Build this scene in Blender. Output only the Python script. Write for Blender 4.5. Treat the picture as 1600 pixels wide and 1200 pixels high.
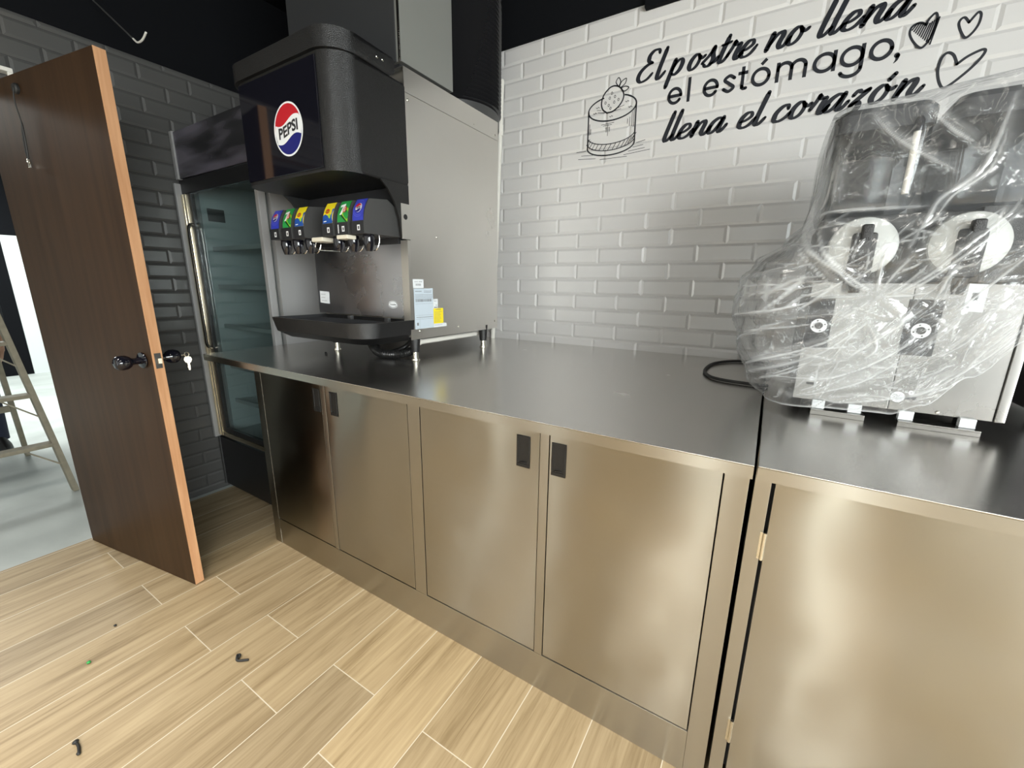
import bpy, bmesh, math, random
from mathutils import Vector, Matrix, noise
random.seed(7)
for o in list(bpy.data.objects): bpy.data.objects.remove(o)
SC = bpy.context.scene
COL = SC.collection
PI = math.pi

# ------------------------------------------------------------------ camera
cam_d = bpy.data.cameras.new('camera'); cam = bpy.data.objects.new('camera', cam_d); COL.objects.link(cam)
cam_d.sensor_width = 36; cam_d.lens = 647.33 / 1600 * 36; cam_d.clip_start = .02
RM = Matrix(((0.8518583003, -0.1330095290, 0.5066023110), (0.5236160154, 0.1926336489, -0.8298906830), (0.0127947172, 0.9722143501, 0.2337424923)))
cam.matrix_world = Matrix.Translation((2.04988, -0.80729, 1.32075)) @ RM.to_4x4()
SC.camera = cam
# ------------------------------------------------------------------ view, world, big lights
SC.view_settings.view_transform = 'Standard'; SC.view_settings.look = 'None'
SC.view_settings.exposure = -0.1; SC.view_settings.gamma = 1; SC.view_settings.use_curve_mapping = False
w = bpy.data.worlds.new('world'); SC.world = w; w.use_nodes = True
w.node_tree.nodes['Background'].inputs[0].default_value = (.5, .55, .6, 1); w.node_tree.nodes['Background'].inputs[1].default_value = .15

def area(name, loc, target, sx, sy, power, col):
    d = bpy.data.lights.new(name, 'AREA'); d.shape = 'RECTANGLE'; d.size = sx; d.size_y = sy; d.energy = power; d.color = col
    o = bpy.data.objects.new(name, d); COL.objects.link(o); o.location = loc
    o.rotation_euler = (Vector(target) - Vector(loc)).to_track_quat('-Z', 'Y').to_euler(); return o
area('window_light', (4.70, -2.1, 1.55), (.6, .1, .9), 2.6, 1.2, 104, (1.0, .98, .95))
for lx, lw in ((.10, 38), (1.70, 46), (2.80, 40)): area('ceiling_lamp_light', (lx, -2.1, 2.87), (lx, -2.1, 0), .10, 2.2, lw, (1.0, .95, .87)).data.spread = math.radians(112)
area('hall_lamp_light', (-4.9, -.6, 2.9), (-4.9, -.6, 0), 2.4, 1.6, 210, (.93, 1.0, .98))

# ------------------------------------------------------------------ materials
def new_mat(name):
    m = bpy.data.materials.new(name); m.use_nodes = True
    nt = m.node_tree; return m, nt, nt.nodes['Principled BSDF']
def N(nt, t, **kw):
    n = nt.nodes.new(t)
    for k, v in kw.items():
        if k in n.inputs: n.inputs[k].default_value = v
        else: setattr(n, k, v)
    return n
def mat(name, col, rough=.5, metal=0, spec=.5, var=0, vscale=20, bump=0, bscale=60, stretch=None, coat=0):
    m, nt, b = new_mat(name)
    b.inputs['Base Color'].default_value = (*col, 1); b.inputs['Roughness'].default_value = rough
    b.inputs['Metallic'].default_value = metal; b.inputs['Specular IOR Level'].default_value = spec
    b.inputs['Coat Weight'].default_value = coat
    tc = N(nt, 'ShaderNodeTexCoord'); src = tc.outputs['Object']
    if stretch:
        mp = N(nt, 'ShaderNodeMapping'); mp.inputs['Scale'].default_value = stretch; nt.links.new(src, mp.inputs[0]); src = mp.outputs[0]
    if var:
        nz = N(nt, 'ShaderNodeTexNoise', Scale=vscale, Detail=5.0); nt.links.new(src, nz.inputs['Vector'])
        mx = N(nt, 'ShaderNodeMix', data_type='RGBA'); mx.inputs[6].default_value = (*[c * (1 - var) for c in col], 1)
        mx.inputs[7].default_value = (*[min(1, c * (1 + var)) for c in col], 1)
        nt.links.new(nz.outputs['Fac'], mx.inputs[0]); nt.links.new(mx.outputs[2], b.inputs['Base Color'])
    if bump:
        nb = N(nt, 'ShaderNodeTexNoise', Scale=bscale, Detail=3.0); nt.links.new(src, nb.inputs['Vector'])
        bp = N(nt, 'ShaderNodeBump', Strength=bump, Distance=.01); nt.links.new(nb.outputs['Fac'], bp.inputs['Height'])
        nt.links.new(bp.outputs[0], b.inputs['Normal'])
    return m
def steel(name, col, rough, brush=(200, 200, 4), smudge=.12, warp=0., aniso=0, warp_scale=2.5):
    """brushed sheet steel: fine scratches along one axis, finger smudges, slight oil-canning"""
    m, nt, b = new_mat(name); L = nt.links.new
    b.inputs['Metallic'].default_value = 1
    tc = N(nt, 'ShaderNodeTexCoord'); mp = N(nt, 'ShaderNodeMapping'); mp.inputs['Scale'].default_value = brush
    L(tc.outputs['Object'], mp.inputs[0])
    br = N(nt, 'ShaderNodeTexNoise', Scale=1.0, Detail=3.0); L(mp.outputs[0], br.inputs['Vector'])
    sm = N(nt, 'ShaderNodeTexNoise', Scale=5.0, Detail=3.0, Roughness=.55); L(tc.outputs['Object'], sm.inputs['Vector'])
    mr = N(nt, 'ShaderNodeMapRange'); mr.inputs[1].default_value = .3; mr.inputs[2].default_value = .75
    mr.inputs[3].default_value = rough - smudge * .5; mr.inputs[4].default_value = rough + smudge
    L(sm.outputs['Fac'], mr.inputs[0])
    ad = N(nt, 'ShaderNodeMath', operation='MULTIPLY_ADD'); ad.inputs[1].default_value = .012; L(br.outputs['Fac'], ad.inputs[0]); L(mr.outputs[0], ad.inputs[2])
    L(ad.outputs[0], b.inputs['Roughness'])
    mx = N(nt, 'ShaderNodeMix', data_type='RGBA'); mx.inputs[6].default_value = (*[c * .88 for c in col], 1); mx.inputs[7].default_value = (*col, 1)
    L(sm.outputs['Fac'], mx.inputs[0]); L(mx.outputs[2], b.inputs['Base Color'])
    if warp:
        wv = N(nt, 'ShaderNodeTexNoise', Scale=warp_scale, Detail=1.0); L(tc.outputs['Object'], wv.inputs['Vector'])
        b2 = N(nt, 'ShaderNodeBump', Strength=1.0, Distance=warp); L(wv.outputs['Fac'], b2.inputs['Height']); L(b2.outputs[0], b.inputs['Normal'])
    if aniso:
        b.inputs['Anisotropic'].default_value = abs(aniso); b.inputs['Anisotropic Rotation'].default_value = 0 if aniso > 0 else .25; tg = N(nt, 'ShaderNodeCombineXYZ'); tg.inputs[0].default_value = 1; L(tg.outputs[0], b.inputs['Tangent'])
    return m
M = {}
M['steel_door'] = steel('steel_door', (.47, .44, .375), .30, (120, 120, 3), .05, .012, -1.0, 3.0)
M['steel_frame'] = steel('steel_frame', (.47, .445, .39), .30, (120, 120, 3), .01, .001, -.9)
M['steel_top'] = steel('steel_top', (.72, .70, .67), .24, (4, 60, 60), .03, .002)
M['steel_machine'] = steel('steel_machine', (.76, .74, .70), .33, (3, 5, 5), .16, .003, 0)
M['steel_ice'] = mat('grey_painted_steel', (.19, .193, .18), .35, var=.03, vscale=3)
M['steel_slush'] = steel('steel_slush', (.32, .316, .305), .26, (120, 120, 2), .06, .006)
M['splash'] = steel('splash_steel', (.66, .68, .74), .26, (4, 4, 200), .08, .002, 0)
M['chrome'] = mat('chrome', (.8, .78, .74), .12, 1)
M['zinc'] = mat('zinc', (.75, .72, .64), .25, 1, var=.1)
M['black_plastic'] = mat('black_plastic', (.009, .009, .0095), .32, bump=.25, bscale=500, spec=.5)
M['hood_black'] = mat('textured_black_plastic', (.008, .008, .0083), .30, bump=.35, bscale=420, spec=.55)
M['gloss_black'] = mat('gloss_black', (.006, .006, .010), .06, spec=.6)
M['rubber'] = mat('rubber', (.012, .012, .012), .55)
M['matt_black'] = mat('matt_black', (.012, .012, .014), .8, var=.2)
M['dark_grey'] = mat('dark_grey_plastic', (.05, .05, .05), .45, bump=.15, bscale=400)
M['white_pvc'] = mat('white_pvc', (.78, .76, .70), .35, var=.05)
M['white_card'] = mat('white_card', (.75, .78, .80), .6)
M['label_blue'] = mat('pale_blue_label', (.55, .63, .70), .5)
M['yellow_card'] = mat('yellow_card', (.90, .72, .01), .5)
M['ink'] = mat('ink', (.012, .013, .016), .5)
M['grey_ink'] = mat('grey_ink', (.2, .21, .22), .6)
M['decal'] = mat('wall_vinyl_black', (.010, .012, .018), .45)
M['logo_red'] = mat('logo_red', (.50, .01, .02), .35)
M['logo_white'] = mat('logo_white', (.82, .84, .86), .35)
M['logo_blue'] = mat('logo_blue', (.008, .012, .16), .35)
M['card_blue'] = mat('card_blue', (.03, .045, .42), .35)
M['card_blue2'] = mat('card_blue_ring', (.09, .10, .55), .35)
M['card_green'] = mat('card_green', (.02, .30, .06), .35)
M['card_lime'] = mat('card_lime', (.33, .60, .03), .35)
M['card_dkgreen'] = mat('card_dark_green', (.003, .04, .01), .35)
M['card_yellow'] = mat('card_yellow', (.85, .70, .02), .35)
M['card_navy'] = mat('card_navy', (.01, .07, .32), .35)
M['cream'] = mat('cream_plastic', (.70, .66, .55), .4)
M['tile_white'] = mat('white_glazed_tile', (.62, .61, .60), .22, spec=.5, var=.03, vscale=3)
M['grout_white'] = mat('white_grout', (.60, .59, .58), .8)
M['tile_dark'] = mat('charcoal_glazed_tile', (.085, .084, .082), .3, spec=.45, var=.15, vscale=4)
M['grout_dark'] = mat('dark_grout', (.016, .015, .015), .8)
M['ceiling'] = mat('black_ceiling', (.003, .003, .004), .9, spec=.1)
M['black_wall'] = mat('black_paint', (.004, .0045, .006), .9, spec=.15)
M['room_wall'] = mat('room_wall_paint', (.34, .31, .27), .8, var=.05)
M['white_wall'] = mat('white_paint', (.72, .76, .76), .8)
M['fridge_in'] = mat('fridge_liner', (.42, .45, .455), .5)
M['fridge_grey'] = mat('fridge_grey', (.30, .30, .30), .4)
M['fridge_black'] = mat('fridge_black', (.010, .010, .011), .4)
M['brass'] = mat('polished_trim', (.75, .66, .48), .16, 1, var=.1)
M['key'] = mat('key_nickel', (.75, .72, .62), .25, 1)
M['ladder'] = mat('worn_ladder_wood', (.20, .18, .13), .6, var=.35, vscale=25)
M['denim'] = mat('navy_denim', (.012, .016, .035), .85, var=.3, vscale=60)
M['jacket'] = mat('dark_jacket', (.020, .022, .03), .8, var=.2)
M['skin'] = mat('skin', (.42, .24, .16), .5)
M['hair'] = mat('hair', (.015, .01, .008), .6)
M['shoe'] = mat('black_shoe', (.012, .012, .012), .5)
M['rib_black'] = mat('ribbed_black_plastic', (.020, .020, .022), .13)
M['hose'] = mat('hose_black', (.014, .014, .014), .3)
M['bag_hdr'] = None

def sheet_fresnel(nt, ior=1.45):
    """reflectance of a thin sheet, the same seen from either side"""
    ge = N(nt, 'ShaderNodeNewGeometry'); mr = N(nt, 'ShaderNodeMapRange'); mr.inputs[3].default_value = ior; mr.inputs[4].default_value = 1 / ior
    nt.links.new(ge.outputs['Backfacing'], mr.inputs[0]); fr = N(nt, 'ShaderNodeFresnel'); nt.links.new(mr.outputs[0], fr.inputs['IOR']); return fr
def glass(name, tint, gloss_fac, rough):
    m = bpy.data.materials.new(name); m.use_nodes = True; nt = m.node_tree; nt.nodes.clear(); L = nt.links.new
    out = N(nt, 'ShaderNodeOutputMaterial'); tr = N(nt, 'ShaderNodeBsdfTransparent'); tr.inputs[0].default_value = (*tint, 1)
    gl = N(nt, 'ShaderNodeBsdfGlossy', Roughness=rough); fr = sheet_fresnel(nt)
    ml = N(nt, 'ShaderNodeMath', operation='MULTIPLY_ADD'); ml.inputs[1].default_value = 1.0; ml.inputs[2].default_value = gloss_fac; ml.use_clamp = True
    L(fr.outputs[0], ml.inputs[0]); mx = N(nt, 'ShaderNodeMixShader'); L(ml.outputs[0], mx.inputs[0]); L(tr.outputs[0], mx.inputs[1]); L(gl.outputs[0], mx.inputs[2]); L(mx.outputs[0], out.inputs[0])
    return m
M['glass'] = glass('fridge_glass', (.80, .86, .86), .02, .01)
M['smoke'] = glass('smoked_hopper', (.62, .64, .66), .04, .15)

def film_mat():
    """thin clear polythene: mostly see-through, glossy, whiter along its creases where the sheet doubles up"""
    m = bpy.data.materials.new('clear_polythene'); m.use_nodes = True; nt = m.node_tree; nt.nodes.clear(); L = nt.links.new
    out = N(nt, 'ShaderNodeOutputMaterial'); tc = N(nt, 'ShaderNodeTexCoord')
    nz = N(nt, 'ShaderNodeTexNoise', Scale=16.0, Detail=2.0, Distortion=1.0); L(tc.outputs['Object'], nz.inputs['Vector'])
    b1 = N(nt, 'ShaderNodeBump', Strength=.35, Distance=.02); L(nz.outputs['Fac'], b1.inputs['Height'])
    cr = N(nt, 'ShaderNodeAttribute', attribute_name='crease')
    tr = N(nt, 'ShaderNodeBsdfTransparent'); tr.inputs[0].default_value = (.98, .985, .99, 1)
    gl = N(nt, 'ShaderNodeBsdfGlossy', Roughness=.16); L(b1.outputs[0], gl.inputs['Normal'])
    df = N(nt, 'ShaderNodeBsdfDiffuse'); df.inputs[0].default_value = (.88, .9, .91, 1)
    tl = N(nt, 'ShaderNodeBsdfTranslucent'); tl.inputs[0].default_value = (.88, .9, .91, 1)
    ha = N(nt, 'ShaderNodeMixShader'); ha.inputs[0].default_value = .4; L(df.outputs[0], ha.inputs[1]); L(tl.outputs[0], ha.inputs[2])
    hz = N(nt, 'ShaderNodeMath', operation='MULTIPLY_ADD', use_clamp=True); hz.inputs[1].default_value = .72; hz.inputs[2].default_value = .07; L(cr.outputs['Fac'], hz.inputs[0])
    m1 = N(nt, 'ShaderNodeMixShader'); L(hz.outputs[0], m1.inputs[0]); L(tr.outputs[0], m1.inputs[1]); L(ha.outputs[0], m1.inputs[2])
    lw = sheet_fresnel(nt); L(b1.outputs[0], lw.inputs['Normal'])
    f1 = N(nt, 'ShaderNodeMath', operation='MULTIPLY_ADD', use_clamp=True); f1.inputs[1].default_value = 1.0; f1.inputs[2].default_value = .03; L(lw.outputs[0], f1.inputs[0])
    m2 = N(nt, 'ShaderNodeMixShader'); L(f1.outputs[0], m2.inputs[0]); L(m1.outputs[0], m2.inputs[1]); L(gl.outputs[0], m2.inputs[2]); L(m2.outputs[0], out.inputs[0])
    return m
M['film'] = film_mat()

def emit(name, col, s):
    m = bpy.data.materials.new(name); m.use_nodes = True; nt = m.node_tree; nt.nodes.clear()
    e = N(nt, 'ShaderNodeEmission', Strength=s); e.inputs[0].default_value = (*col, 1); o = N(nt, 'ShaderNodeOutputMaterial'); nt.links.new(e.outputs[0], o.inputs[0]); return m
M['daylight'] = emit('daylight_pane', (.93, 1.0, .99), 17.0)
M['daylight_soft'] = emit('daylight_pane_far', (.95, 1.0, .97), 1.2)
M['lamp'] = emit('lamp_tube', (1, .95, .85), 6)

def plank_floor():
    m, nt, b = new_mat('wood_look_plank_tile'); L = nt.links.new
    tc = N(nt, 'ShaderNodeTexCoord'); sp = N(nt, 'ShaderNodeSeparateXYZ'); L(tc.outputs['Object'], sp.inputs[0])
    ax = N(nt, 'ShaderNodeMath', operation='ADD'); ax.inputs[1].default_value = .313 + 9; L(sp.outputs['Y'], ax.inputs[0])
    ay = N(nt, 'ShaderNodeMath', operation='ADD'); ay.inputs[1].default_value = -.047 + .2125 * 20; L(sp.outputs['X'], ay.inputs[0])
    cb = N(nt, 'ShaderNodeCombineXYZ'); L(ax.outputs[0], cb.inputs[0]); L(ay.outputs[0], cb.inputs[1])
    bk = N(nt, 'ShaderNodeTexBrick', offset=.7744, offset_frequency=2)
    for k, v in (('Scale', 1.0), ('Mortar Size', .0016), ('Mortar Smooth', .1), ('Brick Width', .9), ('Row Height', .2125), ('Bias', 0.0)): bk.inputs[k].default_value = v
    bk.inputs['Color1'].default_value = (0, 0, 0, 1); bk.inputs['Color2'].default_value = (1, 1, 1, 1); bk.inputs['Mortar'].default_value = (.5, .5, .5, 1)
    L(cb.outputs[0], bk.inputs['Vector'])
    # grain: noise stretched along the plank, shifted per plank
    mp = N(nt, 'ShaderNodeMapping'); mp.inputs['Scale'].default_value = (26, 1.6, 1); L(tc.outputs['Object'], mp.inputs[0])
    off = N(nt, 'ShaderNodeVectorMath', operation='MULTIPLY_ADD'); off.inputs[1].default_value = (17, 9, 5); L(bk.outputs['Color'], off.inputs[0]); L(mp.outputs[0], off.inputs[2])
    g1 = N(nt, 'ShaderNodeTexNoise', Scale=1.0, Detail=6.0, Roughness=.62, Distortion=.9); L(off.outputs[0], g1.inputs['Vector'])
    mp2 = N(nt, 'ShaderNodeMapping'); mp2.inputs['Scale'].default_value = (120, 5, 1); L(tc.outputs['Object'], mp2.inputs[0])
    g2 = N(nt, 'ShaderNodeTexNoise', Scale=1.0, Detail=3.0); L(mp2.outputs[0], g2.inputs['Vector'])
    cl = N(nt, 'ShaderNodeTexNoise', Scale=2.3, Detail=3.0); L(off.outputs[0], cl.inputs['Vector'])
    rp = N(nt, 'ShaderNodeValToRGB'); e = rp.color_ramp.elements
    e[0].position = .30; e[0].color = (.22, .158, .083, 1); e[1].position = .72; e[1].color = (.46, .365, .225, 1)
    md = e = rp.color_ramp.elements.new(.5); md.color = (.36, .275, .162, 1)
    ad = N(nt, 'ShaderNodeMath', operation='MULTIPLY_ADD'); ad.inputs[1].default_value = .25; L(g2.outputs['Fac'], ad.inputs[0])
    sb = N(nt, 'ShaderNodeMath', operation='MULTIPLY_ADD'); sb.inputs[1].default_value = .85; sb.inputs[2].default_value = -.06; L(g1.outputs['Fac'], sb.inputs[0]); L(sb.outputs[0], ad.inputs[2])
    L(ad.outputs[0], rp.inputs[0])
    tn = N(nt, 'ShaderNodeMix', data_type='RGBA', blend_type='MULTIPLY'); tn.inputs[0].default_value = 1
    vr = N(nt, 'ShaderNodeMix', data_type='RGBA'); vr.inputs[6].default_value = (.80, .80, .82, 1); vr.inputs[7].default_value = (1.10, 1.08, 1.04, 1); L(bk.outputs['Color'], vr.inputs[0])
    L(rp.outputs[0], tn.inputs[6]); L(vr.outputs[2], tn.inputs[7])
    mo = N(nt, 'ShaderNodeMix', data_type='RGBA'); mo.inputs[7].default_value = (.58, .52, .41, 1); L(bk.outputs['Fac'], mo.inputs[0]); L(tn.outputs[2], mo.inputs[6])
    L(mo.outputs[2], b.inputs['Base Color']); b.inputs['Roughness'].default_value = .5; b.inputs['Specular IOR Level'].default_value = .35
    bp = N(nt, 'ShaderNodeBump', Strength=.3, Distance=.003, invert=True); L(bk.outputs['Fac'], bp.inputs['Height']); L(bp.outputs[0], b.inputs['Normal'])
    return m
M['planks'] = plank_floor()
def concrete():
    m, nt, b = new_mat('grey_screed'); L = nt.links.new
    tc = N(nt, 'ShaderNodeTexCoord'); n1 = N(nt, 'ShaderNodeTexNoise', Scale=1.3, Detail=6.0, Distortion=.6); L(tc.outputs['Object'], n1.inputs['Vector'])
    rp = N(nt, 'ShaderNodeValToRGB'); e = rp.color_ramp.elements; e[0].position = .3; e[0].color = (.34, .37, .36, 1); e[1].position = .7; e[1].color = (.58, .62, .60, 1)
    L(n1.outputs['Fac'], rp.inputs[0]); L(rp.outputs[0], b.inputs['Base Color']); b.inputs['Roughness'].default_value = .55; return m
M['screed'] = concrete()
def wood(name, dark, light, sc, rough):
    m, nt, b = new_mat(name); L = nt.links.new
    tc = N(nt, 'ShaderNodeTexCoord'); mp = N(nt, 'ShaderNodeMapping'); mp.inputs['Scale'].default_value = sc; L(tc.outputs['Object'], mp.inputs[0])
    n1 = N(nt, 'ShaderNodeTexNoise', Scale=1.0, Detail=5.0, Distortion=.5); L(mp.outputs[0], n1.inputs['Vector'])
    rp = N(nt, 'ShaderNodeValToRGB'); e = rp.color_ramp.elements; e[0].position = .3; e[0].color = (*dark, 1); e[1].position = .7; e[1].color = (*light, 1)
    L(n1.outputs['Fac'], rp.inputs[0]); L(rp.outputs[0], b.inputs['Base Color']); b.inputs['Roughness'].default_value = rough; b.inputs['Specular IOR Level'].default_value = .15; return m
M['door_wood'] = wood('brown_door_veneer', (.028, .0145, .0070), (.046, .0245, .0120), (30, 30, 1.1), .42)
M['door_edge'] = wood('raw_door_edge', (.46, .24, .12), (.58, .33, .18), (60, 60, 4), .6)
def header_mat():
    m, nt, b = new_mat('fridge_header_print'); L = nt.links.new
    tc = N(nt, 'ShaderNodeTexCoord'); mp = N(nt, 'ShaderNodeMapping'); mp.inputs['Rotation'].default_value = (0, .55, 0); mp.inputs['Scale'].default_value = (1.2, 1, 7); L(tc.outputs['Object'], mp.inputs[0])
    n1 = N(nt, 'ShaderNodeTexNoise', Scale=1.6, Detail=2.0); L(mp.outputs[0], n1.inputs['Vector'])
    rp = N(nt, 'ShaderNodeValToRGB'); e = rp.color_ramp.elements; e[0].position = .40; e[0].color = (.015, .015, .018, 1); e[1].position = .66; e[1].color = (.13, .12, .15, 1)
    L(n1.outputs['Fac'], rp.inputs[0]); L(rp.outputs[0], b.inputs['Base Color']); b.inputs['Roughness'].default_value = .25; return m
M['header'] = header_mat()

# ------------------------------------------------------------------ mesh builder
class MB:
    def __init__(s): s.bm = bmesh.new(); s.mi = 0; s.bv = False
    def _f(s, faces):
        for f in faces: f.material_index = s.mi
    def poly(s, pts):
        vs = [s.bm.verts.new(p) for p in pts]; f = s.bm.faces.new(vs); f.material_index = s.mi; return f
    def box(s, x0, x1, y0, y1, z0, z1, bev=0, seg=2, rot=None, piv=None):
        r = bmesh.ops.create_cube(s.bm, size=1); vs = r['verts']
        for v in vs: v.co = Vector(((x0 + x1) / 2 + v.co.x * (x1 - x0), (y0 + y1) / 2 + v.co.y * (y1 - y0), (z0 + z1) / 2 + v.co.z * (z1 - z0)))
        if rot is not None:
            c = Vector(piv) if piv else Vector(((x0 + x1) / 2, (y0 + y1) / 2, (z0 + z1) / 2))
            for v in vs: v.co = rot @ (v.co - c) + c
        fs = list({f for v in vs for f in v.link_faces})
        if bev:
            s.bv = True; es = list({e for v in vs for e in v.link_edges})
            g = bmesh.ops.bevel(s.bm, geom=es, offset=bev, segments=seg, profile=.5, affect='EDGES'); fs = [f for f in fs if f.is_valid] + g['faces']
        s._f(fs); return s
    def loft(s, rings, close=True, cap=True):
        R = [[s.bm.verts.new(p) for p in r] for r in rings]; n = len(R[0])
        for a, b in zip(R[:-1], R[1:]):
            for i in range(n if close else n - 1):
                j = (i + 1) % n
                f = s.bm.faces.new((a[i], a[j], b[j], b[i])); f.material_index = s.mi
        if cap and close:
            f = s.bm.faces.new(list(reversed(R[0]))); f.material_index = s.mi
            f = s.bm.faces.new(R[-1]); f.material_index = s.mi
        return s
    def cyl(s, p0, p1, r0, r1=None, n=20):
        return s.lathe(p0, p1, [(0, r0), (1, r0 if r1 is None else r1)], n)
    def lathe(s, p0, p1, prof, n=20):
        p0 = Vector(p0); p1 = Vector(p1); a = p1 - p0; q = a.normalized().to_track_quat('Z', 'Y')
        rings = []
        for t, r in prof:
            c = p0 + a * t; rings.append([c + q @ Vector((r * math.cos(2 * PI * k / n), r * math.sin(2 * PI * k / n), 0)) for k in range(n)])
        return s.loft(rings)
    def tube(s, pts, r, n=10, smooth=0, closed=False):
        P = [Vector(p) for p in pts]
        if smooth: P = catmull(P, smooth)
        rings = []; up = None
        for i, p in enumerate(P):
            t = (P[min(i + 1, len(P) - 1)] - P[max(i - 1, 0)]).normalized()
            if up is None: up = t.orthogonal().normalized()
            up = (up - t * up.dot(t)); up = up.normalized() if up.length > 1e-6 else t.orthogonal().normalized()
            b = t.cross(up); rr = r(i / (len(P) - 1)) if callable(r) else r
            rings.append([p + (up * math.cos(2 * PI * k / n) + b * math.sin(2 * PI * k / n)) * rr for k in range(n)])
        return s.loft(rings)
    def prism(s, pts2, plane, h0, h1, bev=0):
        """extrude a 2D outline; plane 'xy','xz','yz' names the outline's axes"""
        def P(p, h): return {'xy': (p[0], p[1], h), 'xz': (p[0], h, p[1]), 'yz': (h, p[0], p[1])}[plane]
        a = [s.bm.verts.new(P(p, h0)) for p in pts2]; b = [s.bm.verts.new(P(p, h1)) for p in pts2]; n = len(a); fs = []
        fs.append(s.bm.faces.new(a)); fs.append(s.bm.faces.new(list(reversed(b))))
        for i in range(n): fs.append(s.bm.faces.new((a[(i + 1) % n], a[i], b[i], b[(i + 1) % n])))
        if bev:
            s.bv = True; es = list({e for f in fs[:2] for e in f.edges}); g = bmesh.ops.bevel(s.bm, geom=es, offset=bev, segments=2, profile=.5, affect='EDGES'); fs = [f for f in fs if f.is_valid] + g['faces']
        s._f(fs); return s
    def ellipsoid(s, c, r, u=16, v=10, rot=None):
        g = bmesh.ops.create_uvsphere(s.bm, u_segments=u, v_segments=v, radius=1)
        for x in g['verts']:
            p = Vector((x.co.x * r[0], x.co.y * r[1], x.co.z * r[2])); x.co = (rot @ p if rot else p) + Vector(c)
        s._f({f for x in g['verts'] for f in x.link_faces}); return s
    def build(s, name, m, parent=None, angle=35, recalc=True):
        if recalc: bmesh.ops.recalc_face_normals(s.bm, faces=s.bm.faces)
        me = bpy.data.meshes.new(name); s.bm.to_mesh(me); s.bm.free()
        for x in (m if isinstance(m, (list, tuple)) else [m]): me.materials.append(x)
        me.polygons.foreach_set('use_smooth', [True] * len(me.polygons)); me.set_sharp_from_angle(angle=math.radians(angle))
        o = bpy.data.objects.new(name, me); COL.objects.link(o)
        if s.bv: wn = o.modifiers.new('face_weighted', 'WEIGHTED_NORMAL'); wn.keep_sharp = True
        if parent is not None: par(o, parent)
        return o
def par(o, p):
    o.parent = p
    t = Vector((0, 0, 0)); q = p
    while q is not None: t += q.location; q = q.parent
    o.location = o.location - t
def catmull(P, k):
    out = []; n = len(P)
    for i in range(n - 1):
        a = P[max(i - 1, 0)]; b = P[i]; c = P[i + 1]; d = P[min(i + 2, n - 1)]
        for j in range(k):
            t = j / k; out.append(.5 * ((2 * b) + (c - a) * t + (2 * a - 5 * b + 4 * c - d) * t * t + (3 * b - a - 3 * c + d) * t ** 3))
    out.append(P[-1]); return out
def tag(o, label=None, cat=None, group=None, kind=None):
    if label: o['label'] = label
    if cat: o['category'] = cat
    if group: o['group'] = group
    if kind: o['kind'] = kind
    return o
def empty(name, loc, label=None, cat=None, group=None):
    o = bpy.data.objects.new(name, None); COL.objects.link(o); o.location = loc; o.empty_display_size = .05
    return tag(o, label, cat, group)
def box(name, m, parent, *a, **k): return MB().box(*a, **k).build(name, m, parent)
def struct(o, label=None): o['kind'] = 'structure'; o['label'] = label; return o

zc, yf, D, W = 1.0135, .195, 1.2354, 2.0634
# ------------------------------------------------------------------ the room
struct(MB().box(-.82, 4.8, -3.6, 1.36, -.10, 0).build('floor', M['planks']), 'wood look plank tile floor with pale grout lines')
struct(MB().box(-6.9, -.82, -4.0, 3.2, -.10, -.001).build('floor_concrete', M['screed']), 'grey concrete floor of the hall beyond the doorway')
struct(MB().box(-6.9, 4.95, -4.0, 3.2, 3.0, 3.1).build('ceiling', M['ceiling']), 'black painted ceiling')

def tiles(mb, u0, u1, v0, v1, L, H, uref, vref, top, back, P, bev=.010, dep=.0045):
    """bevelled metro tiles in running bond; P maps (u, v, height) to 3D"""
    r0 = math.floor((v0 - vref) / H) - 1; r1 = math.ceil((v1 - vref) / H) + 1
    g = .0006
    for r in range(r0, r1 + 1):
        a0 = max(vref + r * H - H / 2 + g, v0); a1 = min(vref + r * H + H / 2 - g, v1)
        if a1 - a0 < .012: continue
        o = uref + (L / 2 if r % 2 else 0)
        k0 = math.floor((u0 - o) / L) - 1; k1 = math.ceil((u1 - o) / L) + 1
        for k in range(k0, k1 + 1):
            b0 = max(o + k * L + g, u0); b1 = min(o + (k + 1) * L - g, u1)
            if b1 - b0 < .012: continue
            lo0, lo1 = a0 + min(bev, (a1 - a0) * .4), a1 - min(bev, (a1 - a0) * .4); li0, li1 = b0 + min(bev, (b1 - b0) * .4), b1 - min(bev, (b1 - b0) * .4)
            A = [mb.bm.verts.new(P(u, v, 0)) for u, v in ((b0, a0), (b1, a0), (b1, a1), (b0, a1))]
            B = [mb.bm.verts.new(P(u, v, dep)) for u, v in ((li0, lo0), (li1, lo0), (li1, lo1), (li0, lo1))]
            mb.bm.faces.new(B)
            for i in range(4): mb.bm.faces.new((A[i], A[(i + 1) % 4], B[(i + 1) % 4], B[i]))
HT, LT = .07465, .2248
mb = MB(); mb.mi = 1; mb.box(-.98, 4.8, D + .0045, D + .12, 0, 2.471); mb.mi = 0
tiles(mb, -.85, 3.4, .93, 2.471, LT, HT, .7274, 1.2385, 0, 0, lambda u, v, h: (u, D + .0045 - h, v))
struct(mb.build('wall_back', [M['tile_white'], M['grout_white']], angle=5), 'white bevelled metro tile wall')
struct(MB().box(-.98, 4.8, D - .004, D + .12, 2.4725, 3.0).build('wall_back_upper', M['black_wall']), 'black painted wall above the white tiles')
struct(MB().box(1.441, 4.8, D - .03, D - .0041, 2.4425, 3.0).build('trim_1', M['black_wall']), 'black cladding board lapping over the top of the white tiles')
XL = -.855
mb = MB(); mb.mi = 1; mb.box(XL - .12, XL - .0045, -.262, D, 0, 2.42); mb.mi = 0
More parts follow.
